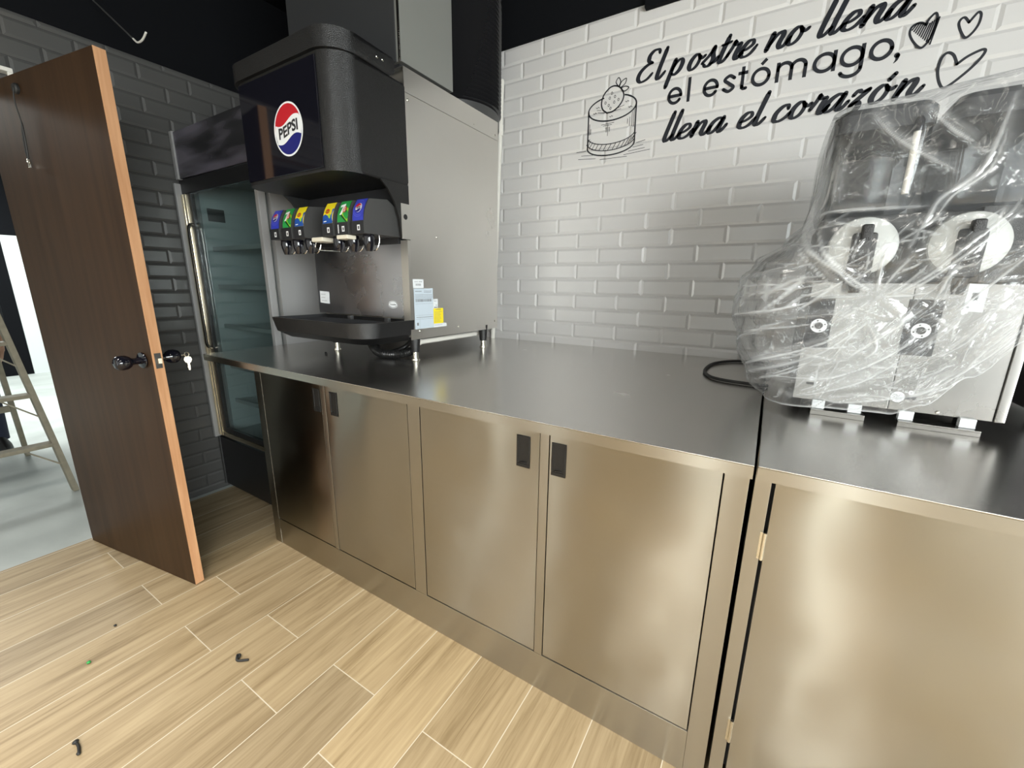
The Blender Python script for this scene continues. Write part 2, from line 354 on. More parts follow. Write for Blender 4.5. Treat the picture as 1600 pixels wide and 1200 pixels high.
tiles(mb, -.262, D, 0, 2.42, LT, .0757, .25, 1.030 - .0757 / 2, 0, 0, lambda u, v, h: (XL - .0045 + h, u, v), .011, .005)
mb.mi = 1; mb.box(XL - .12, XL - .0045, -1.25, -.262, 2.12, 2.42); mb.mi = 0
tiles(mb, -1.25, -.262, 2.12, 2.42, LT, .0757, .25, 1.030 - .0757 / 2, 0, 0, lambda u, v, h: (XL - .0045 + h, u, v), .011, .005)
struct(mb.build('wall_left', [M['tile_dark'], M['grout_dark']], angle=5), 'charcoal bevelled metro tile wall')
struct(MB().box(XL - .12, XL - .002, -1.25, D, 2.42, 3.0).build('wall_left_upper', M['black_wall']), 'black painted wall above the charcoal tiles')
struct(MB().box(XL - .12, XL, -3.6, -1.25, 0, 3.0).build('wall_left_front', M['room_wall']), 'plain painted wall on the near side of the doorway')
mb = MB()
for a, b in ((-.284, -.2625), (-1.249, -1.22)): mb.box(XL - .119, XL - .001, a, b, 0, 2.119)
mb.box(XL - .119, XL - .001, -1.22, -.284, 2.095, 2.119)
struct(mb.build('trim_2', M['door_wood']), 'brown wooden frame of the doorway')
struct(MB().box(4.8, 4.95, -3.6, 1.36, 0, 3.0).build('wall_right', M['room_wall']), 'plain wall at the far right of the room')
struct(MB().box(-.98, 4.95, -3.75, -3.6, 0, 3.0).build('wall_front', M['room_wall']), 'plain wall behind the camera')
# the hall beyond the doorway
struct(MB().box(-6.9, -6.75, -4.0, 3.2, 0, 3.0).build('wall_far', M['black_wall']), 'black painted far wall of the hall')
struct(MB().box(-6.749, -6.72, .56, 2.2, 0.0, 1.87).build('trim_3', M['white_wall']), 'white panel on the far wall of the hall')
struct(MB().box(-6.9, -.98, 3.05, 3.2, 0, 3.0).build('wall_hall_back', M['white_wall']), 'white side wall of the hall')
struct(MB().box(-6.9, -.98, -4.0, -3.85, 0, 3.0).build('wall_hall_front', M['white_wall']), 'white side wall of the hall')
# glazing behind the camera and to the right
def window(i, x0, x1, z0, z1, pane=None, y=-3.6):
    r = empty('window_%d' % i, ((x0 + x1) / 2, y, z0)); struct(r, 'tall glazed opening in the wall behind the camera')
    mb = MB(); t = .04
    mb.box(x0, x0 + t, y + .001, y + .05, z0, z1); mb.box(x1 - t, x1, y + .001, y + .05, z0, z1); mb.box(x0 + t, x1 - t, y + .001, y + .05, z1 - t, z1); mb.box(x0 + t, x1 - t, y + .001, y + .05, z0, z0 + t)
    mb.build('window_frame', M['fridge_black'], r); MB().box(x0 + t, x1 - t, y + .012, y + .02, z0 + t, z1 - t).build('window_pane', pane or M['daylight'], r)
window(1, 3.35, 4.6, .0, 2.3, M['daylight_soft']); window(3, -.84, -.68, .0, 2.3); window(4, .01, .16, .0, 2.3); window(5, 1.62, 1.80, .0, 2.3); window(6, 2.68, 2.90, .0, 2.3)
r = empty('window_2', (4.8, -2.1, .8)); struct(r, 'wide shop window in the right wall')
mb = MB()
for a, b, c, d_ in ((-3.55, -3.5, .77, 2.33), (-.7, -.65, .77, 2.33), (-3.5, -.7, .77, .8), (-3.5, -.7, 2.3, 2.33)): mb.box(4.74, 4.799, a, b, c, d_)
mb.build('window_frame', M['fridge_black'], r); MB().box(4.78, 4.79, -3.5, -.7, .8, 2.3).build('window_pane', M['daylight'], r)
for lx, lab in ((.10, 'long thin ceiling lamp nearest the doorway, behind the camera'), (1.70, 'long thin ceiling lamp straight above and behind the camera'), (2.80, 'long thin ceiling lamp farthest from the doorway')):
    r = empty('ceiling_lamp', (lx, -2.1, 2.95), lab, 'lamp', 'linear ceiling lamps')
    MB().box(lx - .07, lx + .07, -3.22, -.98, 2.90, 2.9995).build('lamp_housing', M['dark_grey'], r); MB().box(lx - .05, lx + .05, -3.2, -1.0, 2.885, 2.8995).build('lamp_diffuser', M['lamp'], r)
r = empty('hall_lamp', (-4.9, -.6, 2.95), 'large flat ceiling lamp in the hall beyond the doorway', 'lamp')
MB().box(-6.15, -3.65, -1.45, .25, 2.94, 2.9995).build('lamp_housing', M['dark_grey'], r); MB().box(-6.1, -3.7, -1.4, .2, 2.93, 2.9395).build('lamp_diffuser', M['lamp'], r)

# ------------------------------------------------------------------ wooden door
dr = empty('door_1', (-.783, -.319, 0)); struct(dr, 'open brown wooden door with black round knobs')
dn = Vector((.1585, -.9874, 0)); du = Vector((.9874, .1585, 0)); TH = .036
A0 = Vector((.037, -.186, 0)); C0 = Vector((-.783, -.3176, 0)); ZB, ZT = .004, 2.068
def dp(u, off, z): return A0 - du * u - dn * off + Vector((0, 0, z))      # u from the leading edge, off into the slab
WD = (A0 - C0).length
def slab(u0, u1, o0, o1, z0, z1, mb): mb.loft([[dp(u0, o0, z), dp(u1, o0, z), dp(u1, o1, z), dp(u0, o1, z)] for z in (z0, z1)])
mb = MB(); slab(.0022, WD, 0, TH, ZB, ZT, mb); mb.build('door_leaf', M['door_wood'], dr)
mb = MB(); slab(-.0005, .0022, .0006, TH - .0006, ZB, ZT, mb); mb.build('edge_band', M['door_edge'], dr)
KZ = 1.012
def knob(side):
    mb = MB(); s = 1 if side == 'front' else -1; o = 0 if s == 1 else TH
    b = dp(.062, o, KZ); ax = dn * s
    prof = [(0, .030), (.05, .032), (.08, .030), (.10, .014), (.32, .012), (.42, .014), (.5, .022), (.62, .0275), (.78, .0285), (.92, .025), (.985, .017), (1, .004)]
    mb.lathe(b, b + ax * .092, prof, 28); return mb.build('door_knob', M['gloss_black'], dr, 40)
knob('front'); kb = knob('rear')
mb = MB(); slab(-.0018, -.0004, .007, .029, KZ - .030, KZ + .030, mb); lp = mb.build('latch_plate', M['dark_grey'], dr)
mb = MB(); slab(-.013, -.0018, .012, .025, KZ - .010, KZ + .010, mb); mb.build('latch_bolt', M['zinc'], dr)
# key in the outer knob
tip = dp(.062, TH, KZ) - dn * .092
kr = empty('key', tip, 'small silver key hanging from the lock of the rear black door knob', 'key')
e1 = -dn; mb = MB()
mb.lathe(tip, tip + e1 * .022, [(0, .0045), (.35, .0045), (.36, .003), (1, .003)], 10)
q = tip + e1 * .028
mb.tube([q + Vector((0, 0, .009 * math.sin(a))) + e1 * (.009 * math.cos(a)) for a in [2 * PI * i / 20 for i in range(21)]], .0017, 8); mb.build('key_bow', M['key'], kr)
q2 = q + Vector((.0, .002, -.012)); px_ = Vector((.45, .89, 0)); mb = MB()
outl = [(.0, .004), (.011, .0), (.014, -.010), (.010, -.021), (.005, -.025), (.005, -.052), (.002, -.057), (-.003, -.054), (-.003, -.047), (-.005, -.043), (-.003, -.037), (-.004, -.025), (-.010, -.021), (-.014, -.010), (-.011, 0)]
qq = px_.cross(Vector((0, 0, 1))).normalized()
mb.loft([[q2 + px_ * a + Vector((0, 0, b)) + qq * h for a, b in outl] for h in (-.0012, .0012)]); mb.build('hanging_key', M['key'], kr)
# cord hanging on the door face
def dq(v, h, z): return Vector((v, 0, 0)) * 0 + A0 - du * ((A0.x - v) / du.x) + dn * h + Vector((0, 0, z))
cr = empty('door_cord', dq(-.487, .0, 2.0), 'dark looped cord with metal clip hanging high on the brown door', 'cord')
mb = MB(); c = dq(-.487, 0.001, 2.016); mb.lathe(c, c + dn * .012, [(0, .018), (.6, .018), (1, .014)], 20); mb.build('cord_grommet', M['rubber'], cr)
mb = MB(); mb.tube([dq(-.487, .012, 2.016), dq(-.489, .016, 1.97), dq(-.490, .012, 1.92), dq(-.491, .010, 1.895)], .0022, 8, 5)
mb.tube([dq(-.491, .010, 1.90), dq(-.487, .012, 1.86), dq(-.497, .011, 1.80), dq(-.504, .010, 1.772)], .0028, 8, 5)
mb.tube([dq(-.491, .010, 1.90), dq(-.500, .012, 1.86), dq(-.511, .011, 1.80), dq(-.507, .010, 1.772)], .0022, 8, 5); mb.build('cord', M['rubber'], cr)
mb = MB(); c = dq(-.507, .010, 1.765); mb.tube([c + du * (.008 * math.cos(a)) + Vector((0, 0, .008 * math.sin(a))) for a in [2 * PI * i / 16 for i in range(17)]], .003, 8); mb.box(c.x - .004, c.x + .004, c.y - .004, c.y + .004, c.z - .022, c.z - .006, .001); mb.build('metal_clip', M['chrome'], cr)
# bracket on the wall over the doorway
mb = MB(); mb.box(XL + .0006, XL + .05, -.30, -.205, 2.162, 2.178, .002); mb.box(XL + .036, XL + .05, -.222, -.205, 2.130, 2.162, .002)
tag(mb.build('wall_bracket', M['white_pvc']), 'white angled bracket on the dark tiles just above the brown door', 'bracket')
# thin rod hanging from the ceiling
mb = MB(); mb.tube([(-1.0 + .15, .1, 3.0), (-.778, .1, 2.561), (-.42, .1, 2.318)], .0035, 8)
rr = empty('ceiling_rod', (-.7, .1, 2.99), 'thin grey rod with bright bent tip hanging from the black ceiling', 'rod')
mb.build('rod', M['dark_grey'], rr); mb = MB(); mb.tube([(-.425, .1, 2.322), (-.39, .1, 2.300), (-.34, .1, 2.297), (-.295, .1, 2.312)], .0038, 8, 5); mb.build('bent_tip', M['white_pvc'], rr)

# ------------------------------------------------------------------ glass-door fridge
FX0, FX1, FY = -.848, -.008, .345
fr = empty('display_fridge', ((FX0 + FX1) / 2, FY + .3, 0), 'tall glass-door display fridge with dark header beside the charcoal tiled wall', 'fridge')
mb = MB()
mb.box(FX0, FX0 + .035, FY + .03, FY + .62, .0, 2.10); mb.box(FX1 - .035, FX1, FY + .03, FY + .62, .0, 2.10)
mb.box(FX0 + .035, FX1 - .035, FY + .585, FY + .62, 0, 2.10); mb.box(FX0 + .035, FX1 - .035, FY + .03, FY + .585, 1.86, 2.10); mb.box(FX0 + .035, FX1 - .035, FY + .03, FY + .585, .02, .36)
mb.build('fridge_body', M['fridge_grey'], fr)
mb = MB(); t = .004
mb.box(FX0 + .0351, FX0 + .06, FY + .07, FY + .58, .3601, 1.8599); mb.box(FX1 - .06, FX1 - .0351, FY + .07, FY + .58, .3601, 1.8599); mb.box(FX0 + .06, FX1 - .06, FY + .56, FY + .5849, .3601, 1.8599)
mb.box(FX0 + .06, FX1 - .06, FY + .07, FY + .56, .3601, .385); mb.build('fridge_liner', M['fridge_in'], fr)
for z in (1.50, 1.285, 1.05, .80, .58):
    mb = MB(); mb.box(FX0 + .061, FX1 - .061, FY + .10, FY + .112, z - .012, z + .012, .002)
    for k in range(26): x = FX0 + .07 + k * .0285; mb.tube([(x, FY + .112, z), (x, FY + .555, z)], .0022, 6)
    mb.box(FX0 + .061, FX1 - .061, FY + .54, FY + .552, z - .006, z + .004); mb.build('shelf', M['fridge_in'], fr)
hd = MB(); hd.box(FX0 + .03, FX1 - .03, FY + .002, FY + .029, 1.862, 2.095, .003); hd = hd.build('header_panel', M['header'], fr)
for a in (FX0, FX1 - .029): MB().box(a, a + .029, FY - .006, FY + .029, 1.858, 2.10, .003).build('header_side_trim', M['fridge_grey'], fr)
MB().box(FX0 + .006, FX1 - .006, FY + .004, FY + .029, 1.785, 1.857, .003).build('header_lower_strip', M['fridge_black'], fr)
# the door of the fridge
for a, b in ((FX0, FX0 + .022), (FX1 - .028, FX1)): MB().box(a, b, FY - .026, FY + .008, .36, 1.838, .003).build('door_stile', M['fridge_grey'], fr)
mb = MB(); mb.box(FX0 + .0225, FX0 + .048, FY - .006, FY + .022, .372, 1.782, .004); mb.box(FX0 + .0485, FX0 + .074, FY - .004, FY + .022, .372, 1.782, .004)
mb.box(FX1 - .045, FX1 - .0285, FY - .006, FY + .022, .372, 1.782, .004); mb.box(FX0 + .0745, FX1 - .0455, FY - .002, FY + .02, .372, .40, .003); mb.build('polished_trim', M['brass'], fr)
mb = MB(); mb.box(FX0 + .0745, FX0 + .115, FY + .004, FY + .024, .401, 1.783); mb.box(FX1 - .065, FX1 - .0455, FY + .004, FY + .024, .401, 1.783); mb.box(FX0 + .115, FX1 - .065, FY + .004, FY + .024, .401, .43); mb.build('door_gasket', M['fridge_black'], fr)
MB().box(FX0 + .1155, FX1 - .0655, FY + .008, FY + .014, .4305, 1.783).build('door_glass', M['glass'], fr)
mb = MB(); hx = FX0 + .10; mb.tube([(hx, FY + .003, 1.62), (hx, FY - .022, 1.60), (hx, FY - .024, 1.40), (hx, FY - .024, 1.05), (hx, FY - .022, .95), (hx, FY + .003, .93)], .008, 10, 4); mb.build('door_handle', M['chrome'], fr)
MB().box(FX0, FX1, FY + .002, FY + .0299, .03, .355, .004).build('base_panel', M['fridge_black'], fr)
mb = MB(); mb.box(FX0, FX0 + .018, FY - .004, FY + .002, .03, .355); mb.build('base_trim', M['dark_grey'], fr)
for x in (FX0 + .06, FX1 - .06):
    for y in (FY + .08, FY + .56): MB().cyl((x, y, 0), (x, y, .025), .02).build('foot', M['rubber'], fr)
MB().box(FX0 + .0602, FX0 + .0612, FY + .10, FY + .19, 1.655, 1.725).build('rating_sticker', M['dark_grey'], fr)

# ------------------------------------------------------------------ counters
def worktop(name, x0, x1, y0, y1, label, lip=.0265):
    mb = MB(); mb.box(x0, x1, y0, y1, zc - .003, zc, .0012); mb.mi = 1; mb.box(x0, x1, y0, y0 + .002, zc - lip, zc - .0031); mb.box(x0, x0 + .002, y0 + .0021, y1, zc - lip, zc - .0031); mb.box(x1 - .002, x1, y0 + .0021, y1, zc - lip, zc - .0031)
    mb.box(x0 + .003, x1 - .003, y0 + .02, y1 - .02, zc - .020, zc - .0031)
    return tag(mb.build(name, [M['steel_top'], M['steel_frame']]), label, 'worktop')
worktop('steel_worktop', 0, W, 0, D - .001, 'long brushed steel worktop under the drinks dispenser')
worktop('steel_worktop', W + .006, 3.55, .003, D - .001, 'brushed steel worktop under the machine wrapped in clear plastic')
def pull(parent, x0, x1, z0, z1, deep):
    mb = MB(); y = yf - .0025; f = .007
    mb.box(x0, x1, y, yf - .0002, z1 - f, z1, .001); mb.box(x0, x1, y, yf - .0002, z0, z0 + f * 1.6, .001); mb.box(x0, x0 + f, y, yf - .0002, z0 + f * 1.6, z1 - f, .001); mb.box(x1 - f, x1, y, yf - .0002, z0 + f * 1.6, z1 - f, .001)
    mb.box(x0 + f, x1 - f, yf - .0012, yf - .0002, z0 + f * 1.6, z1 - f)
    mb.tube([(x0 + .011, yf - .0015, z0 + .014), ((x0 + x1) / 2, yf - .004, z0 + .018), (x1 - .011, yf - .0015, z0 + .014)], .0016, 6, 4)
    return mb.build('recessed_pull', M['black_plastic'], parent)
ZD0, ZD1 = .147, zc - .0275
cb = empty('steel_cabinet', (1.03, .7, 0), 'low steel cabinet with four plain doors under the drinks dispenser', 'cabinet')
mb = MB()
mb.box(.004, .02, yf + .02, 1.2, .0, zc - .0275); mb.box(2.046, 2.062, yf + .02, 1.2, 0, zc - .0275); mb.box(.02, 2.046, 1.18, 1.2, 0, zc - .0275); mb.box(.02, 2.046, yf + .03, 1.18, .12, .135)
mb.box(1.02, 1.05, yf + .02, 1.18, .135, zc - .0275); mb.build('carcass', M['steel_frame'], cb)
mb = MB()
for a, b in ((.0, .0525), (1.006, 1.0635), (2.0115, 2.062)): mb.box(a, b, yf, yf + .0199, .0 if a != 1.006 else ZD0 - .0035, ZD1 + .0003, .0012)
for a, b in ((.5105, .5345), (1.536, 1.5645)): mb.box(a, b, yf, yf + .0199, ZD0 - .0035, ZD1, .0012)
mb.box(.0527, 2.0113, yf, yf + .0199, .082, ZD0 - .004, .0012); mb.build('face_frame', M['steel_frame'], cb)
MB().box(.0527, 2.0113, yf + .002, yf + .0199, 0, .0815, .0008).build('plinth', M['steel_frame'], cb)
MB().box(.03, 2.03, yf + .020, yf + .0215, .10, zc - .03).build('gap_shade_sheet', M['matt_black'], cb)  # added black sheet, its colour stands in for shade in the door gaps
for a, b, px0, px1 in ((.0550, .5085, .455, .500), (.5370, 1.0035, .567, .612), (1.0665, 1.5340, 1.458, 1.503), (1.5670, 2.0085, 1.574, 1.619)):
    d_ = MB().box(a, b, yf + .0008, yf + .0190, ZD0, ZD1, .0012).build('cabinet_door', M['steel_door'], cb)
    pull(d_, px0, px1, .788, .888, 0)
c2 = empty('steel_cabinet', (2.8, .7, 0), 'steel cabinet at the right under the plastic wrapped machine', 'cabinet')
mb = MB(); mb.box(2.072, 2.088, yf + .02, 1.2, 0, zc - .0275); mb.box(3.5, 3.516, yf + .02, 1.2, 0, zc - .0275); mb.box(2.088, 3.5, 1.18, 1.2, 0, zc - .0275); mb.box(2.088, 3.5, yf + .03, 1.18, .10, .115); mb.build('carcass', M['steel_frame'], c2)
mb = MB(); mb.box(2.072, 2.1035, yf, yf + .0199, 0, ZD1 + .0003, .001); mb.box(2.11, 3.51, yf + .004, yf + .0199, 0, .075, .001); mb.build('face_frame', M['steel_frame'], c2)
MB().box(2.09, 3.5, yf + .0200, yf + .0215, .08, zc - .03).build('gap_shade_sheet', M['matt_black'], c2)  # same added black sheet, painted shade for the gaps of these doors
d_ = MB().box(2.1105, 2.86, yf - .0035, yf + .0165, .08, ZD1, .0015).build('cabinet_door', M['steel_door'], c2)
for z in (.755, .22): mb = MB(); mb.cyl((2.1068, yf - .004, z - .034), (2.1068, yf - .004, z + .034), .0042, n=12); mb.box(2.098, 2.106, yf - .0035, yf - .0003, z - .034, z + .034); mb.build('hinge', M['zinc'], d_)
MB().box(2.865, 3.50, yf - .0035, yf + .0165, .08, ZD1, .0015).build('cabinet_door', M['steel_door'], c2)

# ------------------------------------------------------------------ flat marks: helpers
def arc_pts(c, rx, rz, a0, a1, n): return [(c[0] + rx * math.cos(a0 + (a1 - a0) * i / n), c[1] + rz * math.sin(a0 + (a1 - a0) * i / n)) for i in range(n + 1)]
def flat(mb, pts, F, lay, mi):
    """filled 2D outline put on a surface by F(u, v, lift)"""
    mb.mi = mi; f = mb.poly([F(u, v, lay) for u, v in pts]); bmesh.ops.triangulate(mb.bm, faces=[f])
def ribbon(mb, pts, width, F, lay, mi=0, smooth=6, caps=True):
    P = [Vector((a, b)) for a, b in pts]
    if smooth and len(P) > 2: P = catmull(P, smooth)
    mb.mi = mi; prev = None; n = len(P)
    for i, p in enumerate(P):
        t = P[min(i + 1, n - 1)] - P[max(i - 1, 0)]
        if t.length < 1e-9: continue
        t.normalize(); w_ = (width(t, i / (n - 1)) if callable(width) else width) / 2; q = Vector((-t.y, t.x))
        a = p + q * w_; b = p - q * w_
        cur = (mb.bm.verts.new(F(a.x, a.y, lay)), mb.bm.verts.new(F(b.x, b.y, lay)))
        if prev: f = mb.bm.faces.new((prev[0], prev[1], cur[1], cur[0])); f.material_index = mi
        prev = cur
        if caps and i in (0, n - 1) and w_ > 2e-4: mb.poly([F(x, y, lay) for x, y in arc_pts(p, w_, w_, 0, 2 * PI * 11 / 12, 11)]).material_index = mi
def text_pts(body, size, bold=0, shear=0):
    """outline faces of a line of lettering, as (verts2d, faces)"""
    c = bpy.data.curves.new('lettering', 'FONT'); c.body = body; c.size = size; c.offset = bold; c.shear = shear; c.align_x = 'CENTER'; c.align_y = 'CENTER'; c.resolution_u = 3
    o = bpy.data.objects.new('lettering', c); COL.objects.link(o); dg = bpy.context.evaluated_depsgraph_get(); dg.update()
    me = bpy.data.meshes.new_from_object(o.evaluated_get(dg)); V = [(v.co.x, v.co.y) for v in me.vertices]; Fc = [list(p.vertices) for p in me.polygons]
    bpy.data.objects.remove(o); bpy.data.curves.remove(c); bpy.data.meshes.remove(me); return V, Fc
def put_text(mb, body, size, cu, cv, F, lay, mi, bold=0, shear=0, sx=1, warp=None):
    V, Fc = text_pts(body, size, bold, shear); mb.mi = mi
    vs = []
    for x, y in V:
        u, v = cu + x * sx, cv + y
        if warp: u, v = warp(u, v)
        vs.append(mb.bm.verts.new(F(u, v, lay)))
    for f in Fc:
        try: mb.bm.faces.new([vs[i] for i in f]).material_index = mi
        except ValueError: pass
def cola_roundel(mb, c, r, F, l0, mats, text=True):
    """round badge: red cap, white wave, blue base"""
    red, white, blue, ink = mats
    flat(mb, arc_pts(c, r, r, 0, 2 * PI * 47 / 48, 47), F, l0, white); k = r * .93
    wave = lambda t, h: h * r + .13 * r * math.sin(t * PI * .95 + .1)
    def cap(h, sgn):
        xs = [-1 + 2 * i / 24 for i in range(25)]; lo = []
        for x in xs:
            y = (h * r + .16 * r * math.sin(x * PI * .9)); X = x * k
            lim = math.sqrt(max(k * k - X * X, 0)); lo.append((X, max(-lim, min(lim, y)), lim))
        out = [(c[0] + a, c[1] + b) for a, b, _ in lo] + [(c[0] + a, c[1] + sgn * l) for a, b, l in reversed(lo)]
        res = []
        for p in out:
            if not res or (abs(p[0] - res[-1][0]) + abs(p[1] - res[-1][1])) > 1e-6: res.append(p)
        return res
    flat(mb, cap(.33, 1), F, l0 * 2, red); flat(mb, cap(-.36, -1), F, l0 * 2, blue)
    if text: put_text(mb, 'PEPSI', r * .56, c[0], c[1] - .02 * r, F, l0 * 2.2, ink, r * .018, .0, 1.12, warp=lambda u, v: (u, v + .10 * r * math.sin((u - c[0]) / r * PI * .9)))

# ------------------------------------------------------------------ drinks dispenser
X0, X1, Y0, Y1, Z0, Z1 = .292, .868, .385, .975, 1.115, 2.045
sf = empty('drink_dispenser', (.58, .65, zc), 'black and steel fountain drinks dispenser with six taps and round cola badge', 'drink dispenser')
MB().box(X0, X1 - .004, Y0 + .02, Y1, Z0 + .01, Z1 - .001).build('body', M['steel_machine'], sf)
mb = MB(); mb.box(X1 - .0035, X1, Y0, Y1, Z0 - .012, 1.966, .0008); mb.box(.832, X1 - .0036, .3695, .3725, Z0 - .002, 1.476); mb.box(X1 - .0035, X1, .3695, Y0 - .0002, Z0 - .012, 1.476); mb.build('side_panel', M['steel_machine'], sf)
mb = MB(); mb.box(X1 - .0035, X1, Y0, Y1, 1.9675, Z1, .0008); mb.box(X0, X1 - .0036, Y0, Y1, Z1 - .0009, Z1, .0003); mb.build('top_wrap', M['steel_machine'], sf)
for y, z in ((.40, 1.945), (.95, 1.985), (.532, 1.501), (.417, 1.135), (.661, 1.134), (.95, 1.14)):
    MB().lathe((X1 - .0005, y, z), (X1 + .003, y, z), [(0, .0045), (.5, .0045), (1, .002)], 12).build('screw', M['zinc'], sf)
# hood
def rr(x0, x1, y0, y1, r, n=8):
    p = []
    for cx, cy, a in ((x0 + r, y0 + r, PI), (x1 - r, y0 + r, 1.5 * PI)):
        p += [(cx + r * math.cos(a + .5 * PI * i / n), cy + r * math.sin(a + .5 * PI * i / n)) for i in range(n + 1)]
    return p + [(x1, y1), (x0, y1)]
mb = MB(); mb.prism(rr(X0, X1 + .002, .10, Y0, .085, 10), 'xy', 1.662, 1.992, .012)
side = [(.30, 1.664), (.255, 1.664), (.285, 1.64), (.315, 1.60), (.335, 1.545), (.343, 1.48), (.3845, 1.48), (.3845, 1.664)]
for a, b in ((X1 - .006, X1 + .0015), (X0, X0 + .008)): mb.prism(side, 'yz', a, b)
mb.build('hood', M['hood_black'], sf)
MB().box(.356, .792, .0955, .0998, 1.672, 1.982, .0015).build('hood_front_panel', M['gloss_black'], sf)
mb = MB(); mb.prism(rr(X0 - .008, X1 + .010, .088, .335, .09, 10), 'xy', 1.9925, 2.048, .014); mb.build('hood_lid', M['hood_black'], sf)
for y in (.262, .285): MB().lathe((X1 + .0095, y, 2.02), (X1 + .0115, y, 2.02), [(0, .005), (1, .003)], 10).build('screw', M['zinc'], sf)
FB = lambda u, v, l: (u, .0954 - l, v)
mb = MB(); cola_roundel(mb, (.628, 1.805), .080, FB, .0004, (0, 1, 2, 3)); tag(mb.build('round_badge', [M['logo_red'], M['logo_white'], M['logo_blue'], M['ink']], sf, recalc=False), 'round red white and blue badge')
mb = MB(); mb.box(X1 - .0002, X1 + .003, .343, .3845, 1.478, 1.600, .0006); br = mb.build('hood_bracket', M['steel_machine'], sf)
mb = MB(); mb.cyl((X1 + .0025, .362, 1.555), (X1 + .0036, .362, 1.555), .0095, n=24); mb.build('bracket_plug', M['rubber'], br)
MB().box(X0 + .009, X1 - .04, .362, Y0 + .0198, 1.465, 1.661).build('valve_mount', M['matt_black'], sf)
MB().box(X0, .8315, .372, .382, 1.186, 1.4645, .001).build('splash_panel', M['splash'], sf)
FS = lambda u, v, l: (u, .3718 - l, v)
mb = MB(); flat(mb, [(.306, 1.230), (.372, 1.226), (.374, 1.278), (.308, 1.282)], FS, .0004, 0)
for i, (a, b) in enumerate(((.316, .352), (.316, .346), (.318, .356))):
    z = 1.267 - i * .014
    for k in range(int((b - a) / .004)): ribbon(mb, [(a + k * .004, z - .002), (a + k * .004 + .0025, z + .002)], .0014, FS, .0007, 1, 0, False)
mb.build('instruction_label', [M['white_card'], M['grey_ink']], sf, recalc=False)
mb = MB(); flat(mb, arc_pts((.772, 1.237), .026, .0145, 0, 2 * PI * 31 / 32, 31), FS, .0004, 0); ribbon(mb, arc_pts((.772, 1.237), .023, .0115, 0, 2 * PI, 32), .0012, FS, .0007, 1, 0, False)
put_text(mb, 'Cornelius', .0088, .772, 1.237, FS, .0008, 1, .0001, .3); mb.build('maker_badge', [M['logo_white'], M['ink']], sf, recalc=False)
FL = lambda u, v, l: (X1 + .0003 + l, u, v)
def card(name, y0, y1, z0, z1, m, lines, lab=None):
    mb = MB(); flat(mb, [(y0, z0), (y1, z0), (y1, z1), (y0, z1)], FL, .0004, 0)
    for a, b, c, d_ in lines: flat(mb, [(a, c), (b, c), (b, d_), (a, d_)], FL, .0008, 1)
    return tag(mb.build(name, [m, M['grey_ink']], sf, recalc=False), lab)
bars = lambda y0, y1, z0, z1, n: [(y0 + (y1 - y0) * i / n, y0 + (y1 - y0) * (i + random.choice((.35, .5, .75))) / n, z0, z1) for i in range(n)]
def words(y0, y1, z, h, seed):
    rnd = random.Random(seed); out = []; y = y0
    while y < y1 - .004: l = rnd.uniform(.003, .008); out.append((y, min(y + l, y1), z, z + h)); y += l + .0018
    return out
card('serial_label', .3875, .446, 1.3025, 1.3355, M['white_card'], bars(.402, .432, 1.311, 1.319, 14) + words(.395, .415, 1.325, .0018, 1) + words(.42, .438, 1.325, .0022, 2))
ln = words(.398, .436, 1.288, .003, 3) + words(.447, .49, 1.290, .002, 4) + words(.447, .49, 1.285, .002, 5)
for i in range(4): ln += words(.396, .495, 1.276 - i * .0055, .0016, 10 + i)
ln += bars(.397, .490, 1.249, 1.2585, 40) + [(.396, .497, 1.241, 1.2416), (.396, .497, 1.196, 1.1966), (.396, .497, 1.181, 1.1816), (.418, .4186, 1.146, 1.181)] + words(.40, .495, 1.187, .0025, 30) + [(.401, .411, 1.157, 1.168)]
card('rating_label', .3905, .4985, 1.1430, 1.3010, M['label_blue'], ln, 'large pale blue rating label')
card('small_label', .4990, .5265, 1.2205, 1.2590, M['white_card'], [(.503, .522, 1.2225, 1.2265), (.514, .519, 1.231, 1.235)] + words(.503, .522, 1.249, .002, 6))
ln = words(.512, .548, 1.2135, .003, 7)
for i in range(8): ln += words(.505, .555 - random.uniform(0, .02), 1.205 - i * .0058, .0016, 40 + i)
card('warning_label', .4990, .5590, 1.1580, 1.2200, M['yellow_card'], ln, 'yellow warning label')
card('strip_label', .4990, .5785, 1.1425, 1.1575, M['white_card'], words(.503, .55, 1.151, .0014, 60))
# drip tray
def tray_ring(x0, x1, y0, y1, r, z, n=10):
    p = []
    for cx, cy, q, a in ((x0 + .02, y0 + .02, .02, PI), (x1 - r, y0 + r, r, 1.5 * PI)): p += [(cx + q * math.cos(a + .5 * PI * i / n), cy + q * math.sin(a + .5 * PI * i / n), z) for i in range(n + 1)]
    return p + [(x1, y1, z), (x0, y1, z)]
mb = MB(); mb.loft([tray_ring(.345, .835, .185, .384, .07, 1.098), tray_ring(.325, .866, .142, .384, .085, 1.125), tray_ring(.316, .872, .130, .384, .095, 1.180), tray_ring(.326, .862, .140, .383, .088, 1.180), tray_ring(.330, .858, .146, .382, .085, 1.140)])
mb.build('drip_tray', M['black_plastic'], sf)
mb = MB()
for k in range(30): x = .342 + k * .0172; mb.box(x, x + .006, .17 if k < 26 else .17 + .012 * (k - 25), .352, 1.164, 1.169)
for y in (.20, .26, .32): mb.box(.335, .85, y, y + .006, 1.158, 1.1635)
mb.build('drip_grille', M['matt_black'], sf)
for x in (.52, .745): mb = MB(); mb.box(x, x + .022, .345, .3615, 1.150, 1.184, .003); mb.build('tray_clip', M['dark_grey'], sf)
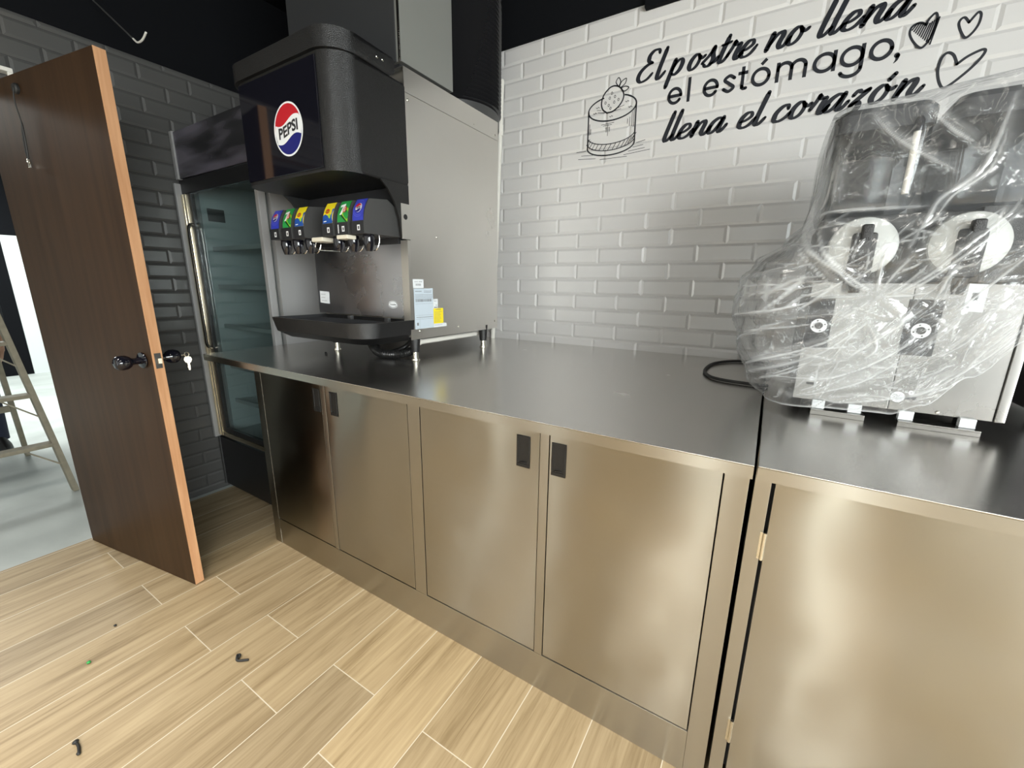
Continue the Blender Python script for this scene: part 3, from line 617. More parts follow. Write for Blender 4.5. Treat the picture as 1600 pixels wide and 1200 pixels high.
for i, (x, y) in enumerate(((.834, .421), (.345, .410), (.846, .881), (.345, .881))):
    ft = MB().lathe((x, y, Z0 + .01), (x, y, 1.047), [(0, .0235), (.15, .0235), (1, .0165)], 24).build('foot', M['black_plastic'], sf)
    MB().lathe((x, y, 1.047), (x, y, zc), [(0, .0105), (.80, .0115), (.82, .0175), (1, .0185)], 20).build('foot_tip', M['zinc'], ft)
# taps
VX = (.318, .400, .482, .655, .737, .818)
kinds = ('cola', 'lime', 'tea', 'tea', 'lime', 'cola')
def tap(i, x, kind):
    yv = .19; hw = .031
    vy = lambda s: yv + .004 + .026 * s * s
    out = [(.360, 1.485)] + [(yv, 1.483), (yv, 1.524)] + [(vy(s / 8), 1.525 + .072 * s / 8) for s in range(9)] + [(.30, 1.606), (.335, 1.585), (.360, 1.545)]
    v = MB().prism(out, 'yz', x - hw, x + hw, .0012).build('tap', M['dark_grey'], sf)
    F = lambda u, s, l: (x + u, vy(s) - .0012 - l, 1.525 + .072 * s)
    mb = MB(); B = .0275
    def band(u0, u1, s0, s1, lay, mi, n=8):
        for k in range(n): a = s0 + (s1 - s0) * k / n; b = s0 + (s1 - s0) * (k + 1) / n; flat(mb, [(u0, a), (u1, a), (u1, b), (u0, b)], F, lay, mi)
    sc = 1 / .072; G = lambda u, vv, l: F(u, .5 + vv * sc, l * 4)
    if kind == 'cola':
        band(-B, B, 0, 1, .0002, 0)
        for r_ in (.0215, .027): ribbon(mb, [p for p in arc_pts((0, .004), r_, r_, 0, 2 * PI, 32) if abs(p[0]) < B - .001 and abs(p[1]) < .034] if r_ < B else [p for p in arc_pts((0, .004), r_, r_, 1.2 * PI, 1.8 * PI, 20)], .0022, G, .0004, 1, 0, False)
        cola_roundel(mb, (0, .006), .0155, G, .0005, (2, 3, 4, 5), True); ms = [M['card_blue'], M['card_blue2'], M['logo_red'], M['logo_white'], M['logo_blue'], M['ink']]
    elif kind == 'lime':
        band(-B, B, 0, 1, .0002, 0)
        flat(mb, [(.004, .018), (.0275, .008), (.0275, -.036), (.024, -.036), (-.010, -.012)], G, .0005, 1)
        flat(mb, [(-.012, -.012), (.018, -.036), (.0265, -.036), (-.004, -.010)], G, .0006, 2)
        flat(mb, [(-.016, .022), (.008, .026), (.008, .018), (-.004, -.012), (-.014, -.012), (-.003, .016), (-.016, .013)], G, .0007, 3)
        flat(mb, arc_pts((.010, .006), .0095, .011, 0, 2 * PI * 23 / 24, 23), G, .0009, 4); flat(mb, arc_pts((.010, .006), .006, .008, 0, 2 * PI * 15 / 16, 15), G, .0011, 5)
        put_text(mb, 'UP', .011, .010, .006, G, .0012, 4, .0002); ms = [M['card_green'], M['card_lime'], M['card_dkgreen'], M['logo_white'], M['logo_red'], M['cream']]
    else:
        band(-B, B, 0, 1, .0002, 0)
        flat(mb, [(-B, -.036), (B, -.036), (B, .016), (.019, .012), (.020, -.004), (.012, -.014), (-.004, -.008), (-.016, -.004), (-B, -.010)], G, .0004, 1)
        flat(mb, [(.004, -.006), (.016, -.004), (.017, -.016), (.012, -.021), (.004, -.014)], G, .0006, 3)
        flat(mb, arc_pts((-.004, .006), .012, .008, 0, 2 * PI * 23 / 24, 23), G, .0007, 2); put_text(mb, 'Lipton', .0085, -.004, .006, G, .0009, 3, .0001, .2)
        flat(mb, [(-.020, -.031), (-.004, -.030), (-.004, -.027), (-.020, -.028)], G, .0006, 4); ms = [M['card_yellow'], M['card_navy'], M['logo_red'], M['card_lime'], M['logo_white']]
    tag(mb.build('tap_label', ms, v, recalc=False), {'cola': 'blue cola label', 'lime': 'green lime soda label', 'tea': 'yellow and blue iced tea label'}[kind])
    FI = lambda u, vv, l: (x + u, yv - .0013 - l, vv)
    mb = MB(); flat(mb, [(-.001, 1.493), (.013, 1.493), (.013, 1.511), (-.001, 1.511)], FI, .0002, 0); flat(mb, [(.004, 1.496), (.009, 1.496), (.010, 1.505), (.006, 1.508), (.003, 1.505)], FI, .0005, 1)
    flat(mb, [(-.0312, 1.4835), (.0312, 1.4835), (.0312, 1.5235), (-.0312, 1.5235)], FI, .00005, 1)
    if i == 4: flat(mb, [(-.022, 1.488), (-.018, 1.488), (-.018, 1.517), (-.022, 1.517)], FI, .0002, 0)
    mb.build('push_symbol', [M['logo_white'], M['ink']], v, recalc=False)
    if i > 0 or True:
        mb = MB(); mb.lathe((x + .002, .232, 1.4835), (x + .002, .232, 1.428), [(0, .019), (.3, .021), (.55, .019), (.9, .013), (1, .011)], 18); mb.build('nozzle', M['gloss_black'], v)
    mb = MB(); L = .02
    mb.tube([(x - L, .262, 1.484), (x - L - .001, .262, 1.462), (x - L + .006, .255, 1.436), (x, .252, 1.432), (x + L - .006, .255, 1.436), (x + L + .001, .262, 1.462), (x + L, .262, 1.484)], .0019, 8, 4); mb.build('lever_wire', M['chrome'], v)
    return v
for i, (x, k) in enumerate(zip(VX, kinds)): tap(i, x, k)
MB().box(.545, .612, .195, .26, 1.466, 1.482, .004).build('lever_pad', M['cream'], sf)
MB().box(.706, .765, .185, .225, 1.468, 1.4825, .004).build('lever_pad', M['cream'], sf)
mb = MB(); mb.tube([(.558, .205, 1.466), (.560, .20, 1.445), (.585, .196, 1.436), (.70, .20, 1.428)], .0022, 8, 5); mb.build('lever_wire', M['chrome'], sf)

# ice maker on top
im = empty('ice_maker', (.545, .53, Z1), 'tall grey steel ice maker standing on the drinks dispenser', 'ice maker')
MB().box(.26, .835, .40, .655, Z1 + .0005, 2.064).build('base_gap_shade', M['matt_black'], im)  # inset black block, painted shade for the shadowed gap under the shell
MB().box(.240, .852, .3905, .668, 2.0645, 2.98).build('cabinet_shell', M['steel_ice'], im)
MB().box(.240, .834, .385, .390, 2.0645, 2.98, .001).build('front_panel', mat('dark_painted_steel', (.035, .036, .038), .3), im)
mb = MB(); mb.box(.846, .8545, .386, .3900, 2.062, 2.98, .0008); mb.build('corner_trim', M['chrome'], im)
mb = MB(); mb.box(.8525, .8545, .3905, .668, 2.0645, 2.98); mb.build('side_panel', M['steel_ice'], im)
# corrugated black drum
cy = empty('corrugated_duct', (.618, .952, Z1), 'round black ribbed duct standing behind the ice maker', 'duct')
mb = MB(); mb.lathe((.618, .952, Z1 + .0005), (.618, .952, 2.10), [(0, .226), (1, .226)], 64); mb.build('duct_collar', M['dark_grey'], cy)
prof = []; nz_ = 46; 
for k in range(nz_ * 4 + 1):
    ph = (k % 4); prof.append((k / (nz_ * 4), (.210, .223, .236, .223)[ph]))
mb = MB(); mb.lathe((.618, .952, 2.1002), (.618, .952, 2.94), prof, 72); mb.build('ribbed_sleeve', M['rib_black'], cy, 20)
# pipes
pp = empty('white_pipe', (.69, 1.205, zc), 'thin white upright plastic pipe against the tiles behind the drinks dispenser', 'pipe')
pa, pb = Vector((.684, 1.207, zc)), Vector((.737, 1.207, 2.33)); at = lambda z: pa + (pb - pa) * ((z - zc) / (2.33 - zc))
mb = MB(); mb.lathe(pa, pb, [(0, .0125), (.992, .0125), (1, .009)], 20); mb.build('pipe', M['white_pvc'], pp); mb = MB(); mb.lathe(at(2.075), at(2.125), [(0, .0165), (.5, .0165), (.52, .0155), (1, .0155)], 20); mb.build('pipe_coupling', M['white_pvc'], pp)
wp = empty('drain_pipe', (.80, .46, 1.07), 'short white drain pipe running under the drinks dispenser', 'pipe')
mb = MB(); mb.cyl((.800, .452, 1.078), (.800, .93, 1.076), .0105); mb.build('pipe', M['white_pvc'], wp)
mb = MB(); mb.lathe((.800, .44, 1.078), (.800, .482, 1.078), [(0, .0145), (1, .0145)], 18); mb.lathe((.800, .452, 1.078), (.800, .452, 1.042), [(0, .0135), (.6, .0135), (1, .012)], 18); mb.build('pipe_elbow', M['white_pvc'], wp)
hs = empty('drain_hose', (.78, .42, zc), 'black ribbed hose looping on the worktop under the drip tray', 'hose')
mb = MB(); mb.tube([(.52, .45, 1.095), (.60, .40, 1.055), (.67, .375, 1.034), (.735, .385, 1.032), (.775, .42, 1.036), (.79, .452, 1.045)], lambda t: .0165 + .0012 * math.sin(t * 260), 14, 26); mb.build('hose', M['hose'], hs)
hs = empty('drain_hose', (.66, .5, zc), 'thin black hose beside the thicker ribbed one under the drip tray', 'hose')
mb = MB(); mb.tube([(.46, .52, 1.10), (.54, .47, 1.06), (.60, .445, 1.028), (.66, .44, 1.026), (.72, .47, 1.05), (.735, .52, 1.09)], .010, 12, 10); mb.build('hose', M['hose'], hs)
sc_ = MB(); sc_.tube([(.415, .300, zc + .004), (.425, .292, zc + .004), (.440, .288, zc + .004)], .0032, 8, 4); sc_.ellipsoid((.412, .302, zc + .0045), (.005, .005, .0045), 10, 6)
tag(sc_.build('black_screw', M['rubber']), 'tiny black screw lying on the steel worktop before the drip tray', 'screw')

# ------------------------------------------------------------------ slogan and drawings on the tiles
FW = lambda u, v, l: (u, D - .0004 - l, v)
def pen(thick, thin):
    def w_(t, s):
        down = max(0.0, -t.y) if t.y < 0 else 0.0
        k = thin + (thick - thin) * min(1, (abs(t.y) ** 1.2) * (1.0 if t.y < 0 else .55))
        return k * (1 if .03 < s < .97 else .8)
    return w_
SCRIPT = {
 'E': [[(.98, 1.95), (.86, 2.2), (.55, 2.2), (.36, 1.9), (.42, 1.5), (.72, 1.3)], [(.72, 1.3), (.40, 1.2), (.08, .8), (.05, .3), (.32, 0), (.70, .12), (.95, .5)]],
 'l': [[(.26, 2.2), (.22, 1.3), (.20, .35), (.30, .02), (.50, .06), (.74, .45)]],
 'p': [[(.18, 1.1), (.14, .2), (.12, -.85)], [(.15, .35), (.30, .85), (.55, 1.05), (.76, .8), (.72, .28), (.46, 0), (.20, .12)]],
 'o': [[(.60, .92), (.34, 1.04), (.10, .72), (.08, .25), (.32, 0), (.60, .2), (.68, .65), (.52, 1.0)], [(.62, .85), (.82, .68), (1.02, .85)]],
 's': [[(-.1, .25), (.25, .75), (.42, 1.25)], [(.42, 1.25), (.44, .85), (.60, .45), (.50, .05), (.25, -.02), (.05, .15)], [(.52, .1), (.80, .2), (.95, .5)]],
 't': [[(.34, 1.75), (.26, .9), (.24, .25), (.38, .0), (.60, .1), (.80, .5)], [(.0, 1.20), (.30, 1.22), (.66, 1.32)]],
 'r': [[(-.05, .3), (.12, .85), (.18, 1.25)], [(.18, 1.2), (.34, .98), (.58, 1.0), (.52, .5), (.54, .12), (.72, .0), (.98, .45)]],
 'e': [[(.06, .42), (.36, .50), (.62, .75), (.52, 1.02), (.26, .98), (.06, .58), (.10, .14), (.36, -.02), (.68, .14), (.90, .60)]],
 'n': [[(.16, 1.06), (.13, .5), (.10, 0)], [(.14, .25), (.34, .85), (.58, 1.05), (.70, .82), (.66, .28), (.80, 0), (.98, .12), (1.16, .55)]],
 'a': [[(.70, .92), (.46, 1.05), (.16, .78), (.05, .3), (.20, 0), (.46, .16), (.70, .85)], [(.76, 1.06), (.70, .4), (.76, .04), (.92, .06), (1.12, .5)]],
 'c': [[(.66, .78), (.56, 1.04), (.28, .95), (.07, .55), (.12, .10), (.40, -.02), (.70, .18), (.86, .5)]],
 'z': [[(.0, .72), (.16, 1.02), (.42, .9), (.74, 1.02)], [(.74, 1.02), (.42, .55), (.10, .10)], [(.10, .10), (.42, .28), (.56, -.05), (.36, -.42), (-.05, -.62), (-.42, -.60)]],
 'acute': [[(.58, 1.62), (.40, 1.28)]],
}
def script_line(mb, glyphs, unit, slope=0.0):
    for ch, x, z, wx in glyphs:
        for st in SCRIPT[ch]:
            pts = [(x + (a * wx + b * .34) * unit, z + b * unit) for a, b in st]
            ribbon(mb, pts, pen(.0185, .0085), FW, 0, 0, 8)
def sans(mb, ch, x, z, h, wd, th=.0118):
    r = h / 2; el = lambda cx, cz, rx, rz, a0, a1: ribbon(mb, arc_pts((cx, cz), rx, rz, a0, a1, 28), th, FW, 0, 0, 0)
    ln = lambda *p: ribbon(mb, list(p), th, FW, 0, 0, 0, False)
    rx = wd / 2 - th / 2; rz = r - th / 2; cx = x + wd / 2; cz = z + r; asc = h * 1.36
    if ch in 'oó': el(cx, cz, rx, rz, 0, 2 * PI)
    if ch == 'ó': ln((cx - .002, z + h + .008), (cx + .014, z + h + .024))
    if ch == 'e': el(cx, cz, rx, rz, 0, 1.80 * PI); ln((x + th / 2, cz), (x + wd - .001, cz))
    if ch == 'l': ln((x + th / 2, z), (x + th / 2, z + asc))
    if ch == 't': ln((cx, z + .006), (cx, z + h * 1.24)); ln((x, z + h - th / 2), (x + wd, z + h - th / 2)); ribbon(mb, [(cx, z + .014), (cx + .004, z + th / 2), (cx + .014, z + th / 2)], th, FW, 0, 0, 5)
    if ch == 's': ribbon(mb, [(x + wd - .005, z + h - .016), (cx, z + h - th / 2), (x + .006, z + h - .018), (cx, cz), (x + wd - .006, z + .018), (cx, z + th / 2), (x + .004, z + .016)], th, FW, 0, 0, 8)
    if ch == 'a': el(cx, cz, rx, rz, 0, 2 * PI); ln((x + wd - th / 2, z), (x + wd - th / 2, z + h))
    if ch == 'g': el(cx, cz, rx, rz, 0, 2 * PI); ln((x + wd - th / 2, z - .006), (x + wd - th / 2, z + h)); el(cx, z - .006, rx, .022, -PI * .88, 0)
    if ch == 'm':
        q = (wd - th) / 2
        for k in range(3): ln((x + th / 2 + k * q, z), (x + th / 2 + k * q, z + h - (.0 if k == 0 else q * .55)))
        for k in range(2): el(x + th / 2 + (k + .5) * q, z + h - q * .5 - th * .3, q / 2, q / 2 - .002, 0, PI)
    if ch == ',': flat(mb, arc_pts((x + .006, z + .006), .0075, .0075, 0, 2 * PI * 15 / 16, 15), FW, 0, 0); ribbon(mb, [(x + .009, z + .004), (x + .007, z - .008), (x + .001, z - .016)], lambda t, s: .010 * (1 - s) + .002, FW, 0, 0, 5)
sl = empty('wall_slogan', (1.95, D - .0006, 2.07), 'black handwritten Spanish slogan in three lines on the white tiled wall', 'wall lettering')
U = .0485
def word(glyphs):
    mb = MB(); script_line(mb, glyphs, U); mb.build('slogan_word', M['decal'], sl, recalc=False)
word([('E', 1.418, 2.183, 1.3), ('l', 1.492, 2.181, 1.1)])
word([('p', 1.552, 2.183, 1.15), ('o', 1.626, 2.185, 1.1), ('s', 1.684, 2.186, 1.1), ('t', 1.732, 2.187, 1.0), ('r', 1.770, 2.188, 1.1), ('e', 1.814, 2.188, 1.15)])
word([('n', 1.900, 2.190, 1.30), ('o', 1.966, 2.192, 1.15)])
word([('l', 2.056, 2.194, 1.1), ('l', 2.089, 2.195, 1.1), ('e', 2.128, 2.196, 1.2), ('n', 2.182, 2.197, 1.25), ('a', 2.246, 2.198, 1.2)])
def sword(gl):
    mb = MB()
    for ch, x, wd, z in gl: sans(mb, ch, x, z, .066, wd)
    mb.build('slogan_word', M['decal'], sl, recalc=False)
sword((('e', 1.558, .060, 2.069), ('l', 1.637, .012, 2.070)))
sword((('e', 1.696, .060, 2.071), ('s', 1.770, .045, 2.072), ('t', 1.822, .034, 2.0725), ('ó', 1.868, .066, 2.073), ('m', 1.950, .098, 2.0745), ('a', 2.063, .070, 2.0755), ('g', 2.142, .069, 2.077), ('o', 2.222, .066, 2.078), (',', 2.293, 0, 2.079)))
word([('l', 1.546, 1.933, 1.1), ('l', 1.576, 1.934, 1.1), ('e', 1.612, 1.935, 1.2), ('n', 1.664, 1.936, 1.25), ('a', 1.728, 1.937, 1.2)])
word([('e', 1.839, 1.938, 1.2), ('l', 1.888, 1.940, 1.1)])
word([('c', 1.957, 1.941, 1.2), ('o', 2.010, 1.943, 1.15), ('r', 2.074, 1.945, 1.1), ('a', 2.116, 1.946, 1.2), ('z', 2.188, 1.948, 1.1), ('o', 2.243, 1.950, 1.15), ('acute', 2.252, 1.952, 1), ('n', 2.308, 1.952, 1.2)])
# cake drawing
ck = MB(); CW = .0062
R_ = lambda pts, w_=CW, sm=8: ribbon(ck, pts, w_, FW, 0, 0, sm)
ec = (1.3155, 2.106); R_(arc_pts(ec, .1115, .050, 1.5 * PI - 1.6, 2.5 * PI - .55, 30), CW, 0); R_(arc_pts(ec, .1115, .050, .62 * PI, 1.0 * PI, 14), CW, 0)
R_([(1.205, 2.108), (1.206, 2.03), (1.207, 1.955)], CW, 0); R_([(1.427, 2.108), (1.428, 2.03), (1.430, 1.955)], CW, 0)
for zz, w_ in ((1.999, .004), (1.972, .004), (1.952, CW)): R_(arc_pts((1.318, zz), .1115, .040, PI, 2 * PI, 26), w_, 0)
for k in range(15):
    a = PI + PI * (k + .8) / 16; x = 1.318 + .1115 * math.cos(a); b = .040 * math.sin(a); R_([(x - .007, 1.973 + b), (x + .009, 1.998 + b)], .0028, 0)
R_([(1.293, 2.090), (1.272, 2.108), (1.265, 2.135), (1.274, 2.165), (1.298, 2.188), (1.322, 2.193), (1.348, 2.182), (1.366, 2.155), (1.364, 2.130), (1.345, 2.106), (1.318, 2.091), (1.293, 2.090)])
for dx, dz in ((1.312, 2.166), (1.327, 2.150), (1.303, 2.148), (1.284, 2.132), (1.300, 2.119), (1.325, 2.128), (1.344, 2.135), (1.309, 2.106)): R_(arc_pts((dx, dz), .0036, .0052, 0, 2 * PI, 12), .0022, 0)
R_([(1.340, 2.188), (1.328, 2.206), (1.339, 2.222), (1.349, 2.205), (1.342, 2.188)], .004); R_([(1.345, 2.186), (1.354, 2.204), (1.374, 2.212), (1.370, 2.193), (1.350, 2.180)], .004); R_([(1.354, 2.178), (1.370, 2.182), (1.388, 2.174), (1.372, 2.163), (1.358, 2.168)], .004)
for pts in ([(1.152, 1.944), (1.200, 1.944)], [(1.178, 1.925), (1.235, 1.921)], [(1.163, 1.912), (1.250, 1.905)], [(1.440, 1.946), (1.478, 1.952)], [(1.425, 1.930), (1.470, 1.934)], [(1.405, 1.916), (1.478, 1.921)], [(1.385, 1.904), (1.502, 1.911)], [(1.272, 1.898), (1.400, 1.896)]): R_(pts, .0022, 0)
for x, z0, z1 in ((1.213, 2.010, 2.055), (1.219, 2.012, 2.035), (1.302, 1.995, 2.045), (1.295, 2.010, 2.030), (1.310, 2.012, 2.030), (1.402, 2.020, 2.055), (1.412, 2.018, 2.075), (1.420, 2.015, 2.085), (1.392, 2.030, 2.05)): R_([(x, z0), (x, z1)], .0022, 0)
for x, z in ((1.228, 2.098), (1.306, 2.074), (1.392, 2.098), (1.240, 2.120), (1.377, 2.122)): R_([(x, z), (x + .006, z - .004), (x + .010, z + .001), (x + .016, z - .003)], .0022, 3)
for pts in ([(1.245, 2.108), (1.266, 2.104)], [(1.250, 2.098), (1.282, 2.092)], [(1.335, 2.100), (1.372, 2.108)], [(1.325, 2.092), (1.358, 2.096)], [(1.27, 2.044), (1.33, 2.046)], [(1.28, 2.038), (1.32, 2.039)]): R_(pts, .002, 0)
tag(ck.build('cake_drawing', M['decal'], recalc=False), 'black line drawing of a small cake topped with a strawberry on white tiles', 'wall drawing')
def heart(name, pts, w_, label, hatch=None):
    mb = MB(); P = pts + [pts[0]]
    i = max(range(len(pts)), key=lambda k: 0)
    ribbon(mb, P, w_, FW, 0, 0, 8)
    if hatch:
        for a, b in hatch: ribbon(mb, [a, b], .0042, FW, 0, 0, 0)
    return tag(mb.build('heart_drawing', M['decal'], recalc=False), label, 'wall drawing', 'hand drawn hearts beside the slogan')
h1 = [(2.357, 2.156), (2.364, 2.172), (2.376, 2.184), (2.383, 2.170), (2.382, 2.146), (2.375, 2.114), (2.359, 2.092), (2.338, 2.110), (2.322, 2.138), (2.323, 2.158), (2.338, 2.166), (2.350, 2.163), (2.357, 2.156)]
ht = []
for k in range(11):
    u0 = 2.326 + k * .0052
    ht.append(((u0 + .0, 2.150 - k * .0052), (u0 + .010, 2.166 - k * .0012 if k < 6 else 2.158 + (k - 6) * .003)))
heart('h', h1[:-1], .0065, 'hatched filled heart drawn at the end of the slogan', ht)
heart('h', [(2.461, 2.136), (2.470, 2.150), (2.478, 2.159), (2.485, 2.150), (2.484, 2.126), (2.474, 2.105), (2.461, 2.095), (2.449, 2.110), (2.438, 2.136), (2.440, 2.149), (2.449, 2.152)], .0068, 'smaller open heart outline drawn right of the hatched heart')
heart('h', [(2.455, 2.024), (2.477, 2.041), (2.506, 2.052), (2.514, 2.045), (2.503, 2.022), (2.477, 1.992), (2.440, 1.962), (2.424, 1.974), (2.412, 2.012), (2.414, 2.048), (2.426, 2.062), (2.442, 2.052)], .0078, 'large open heart outline drawn just above the wrapped machine')

# ------------------------------------------------------------------ machine under the plastic
GX0, GX1, GY0, GY1 = 2.130, 2.503, .460, .930
gm = empty('frozen_drink_machine', (2.316, .70, zc), 'twin steel and black drinks machine with smoked hoppers wrapped in clear plastic', 'drinks machine')
MB().box(GX0 + .002, GX1 - .002, GY0 + .003, GY1, 1.048, 1.336, .002).build('body', M['black_plastic'], gm)
for a, b in ((GX0, 2.3165), (2.318, 2.490)):
    MB().box(a, b, GY0 - .001, GY0 + .0028, 1.046, 1.334, .001).build('front_panel', M['steel_slush'], gm)
mb = MB(); mb.box(2.4905, GX1 + .004, GY0 - .006, GY0 + .004, 1.046, 1.50, .002); mb.build('corner_post', M['steel_slush'], gm)
MB().box(GX0 + .004, GX1 - .004, GY0 + .06, GY1 - .02, 1.3365, 1.490, .006).build('upper_housing', M['dark_grey'], gm)
mb = MB(); mb.box(2.395, 2.489, GY0 + .01, GY0 + .0595, 1.3365, 1.490, .003); vp = mb.build('vent_panel', M['black_plastic'], gm)
for k in range(5): MB().box(2.420, 2.446, GY0 + .0085, GY0 + .0102, 1.378 + k * .007, 1.3805 + k * .007).build('vent_slot', M['dark_grey'], vp)
def dispenser(cx, hx0, hx1, dx0, dx1):
    mb = MB(); mb.lathe((cx, .52, 1.412), (cx, .405, 1.412), [(0, .058), (.80, .058), (.86, .062), (.92, .060), (1, .045)], 36); dm = mb.build('drum_cover', M['cream_clear'], gm)
    mb = MB(); mb.box(cx - .022, cx + .022, .398, .43, 1.345, 1.440, .006); mb.lathe((cx, .412, 1.345), (cx, .412, 1.312), [(0, .014), (1, .010)], 16); mb.build('faucet', M['black_plastic'], dm)
    mb = MB(); mb.box(cx - .010, cx + .010, .380, .398, 1.372, 1.455, .004); mb.build('faucet_handle', M['black_plastic'], dm)
    # smoked hopper with lid
    w_ = .026; rings = []
    for z, s in ((1.494, .012), (1.52, .004), (1.60, .0), (1.660, .0)): rings.append([(x, y, z) for x, y in rr2(hx0 + s, hx1 - s, GY0 - .006 + s, .86 - s, w_)])
    mb = MB(); mb.loft(rings, True, True); hp = mb.build('hopper', M['smoke'], gm)
    rings = []
    for z, s in ((1.656, -.003), (1.69, -.003), (1.702, .006), (1.706, .02)): rings.append([(x, y, z) for x, y in rr2(hx0 + s, hx1 - s, GY0 - .006 + s, .86 - s, w_)])
    mb = MB(); mb.loft(rings); mb.build('hopper_lid', M['lid_smoke'], gm)
    mb = MB(); mb.box(hx0 + .02, hx1 - .02, GY0 + .22, .82, 1.495, 1.650, .01); mb.build('hopper_motor_cover', M['dark_grey'], hp)
    mb = MB(); mb.box(dx0, dx1, GY0 - .0018, GY0 - .0011, 1.176, 1.300); ds = mb.build('dial_plate', M['ink'], gm)
    FD = lambda u, v, l: (u, GY0 - .0019 - l, v); c = ((dx0 + dx1) / 2 + .0015, 1.232)
    mb = MB(); ribbon(mb, arc_pts(c, .0125, .0125, 0, 2 * PI, 36), .0085, FD, .0002, 0, 0, False)
    for k in range(4): a = k * PI / 2 + .3; flat(mb, arc_pts((c[0] + .0125 * math.cos(a), c[1] + .0125 * math.sin(a)), .0018, .0018, 0, 2 * PI * 7 / 8, 7), FD, .0005, 1)
    mb.build('dial_ring', [M['logo_white'], M['ink']], ds, recalc=False)
    mb = MB(); mb.lathe((c[0], GY0 - .0018, c[1]), (c[0], GY0 - .008, c[1]), [(0, .0078), (.7, .0078), (1, .006)], 20); mb.build('dial_knob', M['black_plastic'], ds)
def rr2(x0, x1, y0, y1, r, n=6):
    p = []
    for cx, cy_, a in ((x0 + r, y0 + r, PI), (x1 - r, y0 + r, 1.5 * PI), (x1 - r, y1 - r, 0), (x0 + r, y1 - r, .5 * PI)):
        p += [(cx + r * math.cos(a + .5 * PI * i / n), cy_ + r * math.sin(a + .5 * PI * i / n)) for i in range(n + 1)]
    return p
M['cream_clear'] = mat('frosted_drum_cover', (.55, .56, .54), .35)
M['lid_smoke'] = mat('smoked_lid', (.05, .052, .056), .25)
dispenser(2.205, 2.122, 2.290, 2.130, 2.181); dispenser(2.372, 2.316, 2.490, 2.312, 2.370)
mb = MB(); mb.lathe((2.262, .448, 1.520), (2.262, .448, 1.645), [(0, .0060), (1, .0060)], 16); rd = mb.build('level_tube', M['white_pvc'], gm)
mb = MB(); mb.lathe((2.262, .448, 1.640), (2.262, .448, 1.668), [(0, .008), (.3, .0085), (.7, .0085), (1, .005)], 16); mb.build('tube_cap', M['gloss_black'], rd)
FG = lambda u, v, l: (u, GY0 - .0012 - l, v)
mb = MB(); flat(mb, [(2.400, 1.278), (2.430, 1.276), (2.430, 1.333), (2.400, 1.335)], FG, .0002, 0); flat(mb, [(2.408, 1.300), (2.418, 1.300), (2.418, 1.316), (2.408, 1.316)], FG, .0005, 1); flat(mb, [(2.4045, 1.285), (2.4085, 1.285), (2.4085, 1.2875), (2.4045, 1.2875)], FG, .0005, 1); flat(mb, [(2.4058, 1.2842), (2.4072, 1.2842), (2.4072, 1.2888), (2.4058, 1.2888)], FG, .0005, 1)
mb.build('switch_label', [M['white_card'], M['ink']], gm, recalc=False)
mb = MB(); flat(mb, arc_pts((2.330, 1.0775), .0125, .0125, 0, 2 * PI * 31 / 32, 31), FG, .0002, 0); put_text(mb, 'QC', .0105, 2.330, 1.0795, FG, .0004, 1, .0002); flat(mb, [(2.322, 1.0725), (2.338, 1.0725), (2.338, 1.0740), (2.322, 1.0740)], FG, .0004, 1)
mb.build('inspection_sticker', [M['white_card'], M['grey_ink']], gm, recalc=False)
for x, z in ((2.163, 1.100), (2.352, 1.090)):
    mb = MB(); ribbon(mb, arc_pts((x, z), .0035, .0035, 0, 2 * PI, 20), .003, FG, .0002, 0, 0, False); flat(mb, [(x - .010, z - .016), (x + .010, z - .016), (x + .010, z - .009), (x - .010, z - .009)], FG, .0002, 1); mb.build('lock_mark', [M['logo_white'], M['ink']], gm, recalc=False)
mb = MB(); mb.lathe((2.402, GY0 - .001, 1.052), (2.402, GY0 - .004, 1.052), [(0, .004), (1, .0025)], 12); mb.build('screw', M['zinc'], gm)
for x0, x1, y in ((2.170, 2.276, .455), (2.335, 2.470, .452)):
    mb = MB(); mb.box(x0, x1, y - .018, y + .03, zc + .010, zc + .0135, .0008); mb.box(x0, x1, y - .018, y - .0155, zc + .0005, zc + .0099); b_ = mb.build('tray_bracket', M['steel_slush'], gm)
    for a in (x0 + .002, x1 - .032):
        mb = MB(); 
        for k in range(5): mb.box(a, a + .026, y - .004, y + .012, zc + .0140 + k * .0042, zc + .0176 + k * .0042, .0006)
        mb.box(a + .001, a + .025, y - .002, y + .012, zc + .0138, zc + .034); mb.build('bracket_stop', M['white_card'], b_)
for x in (GX0 + .04, GX1 - .04):
    for y in (GY0 + .05, GY1 - .06): MB().lathe((x, y, 1.049), (x, y, zc), [(0, .016), (.8, .018), (1, .015)], 18).build('foot', M['rubber'], gm)

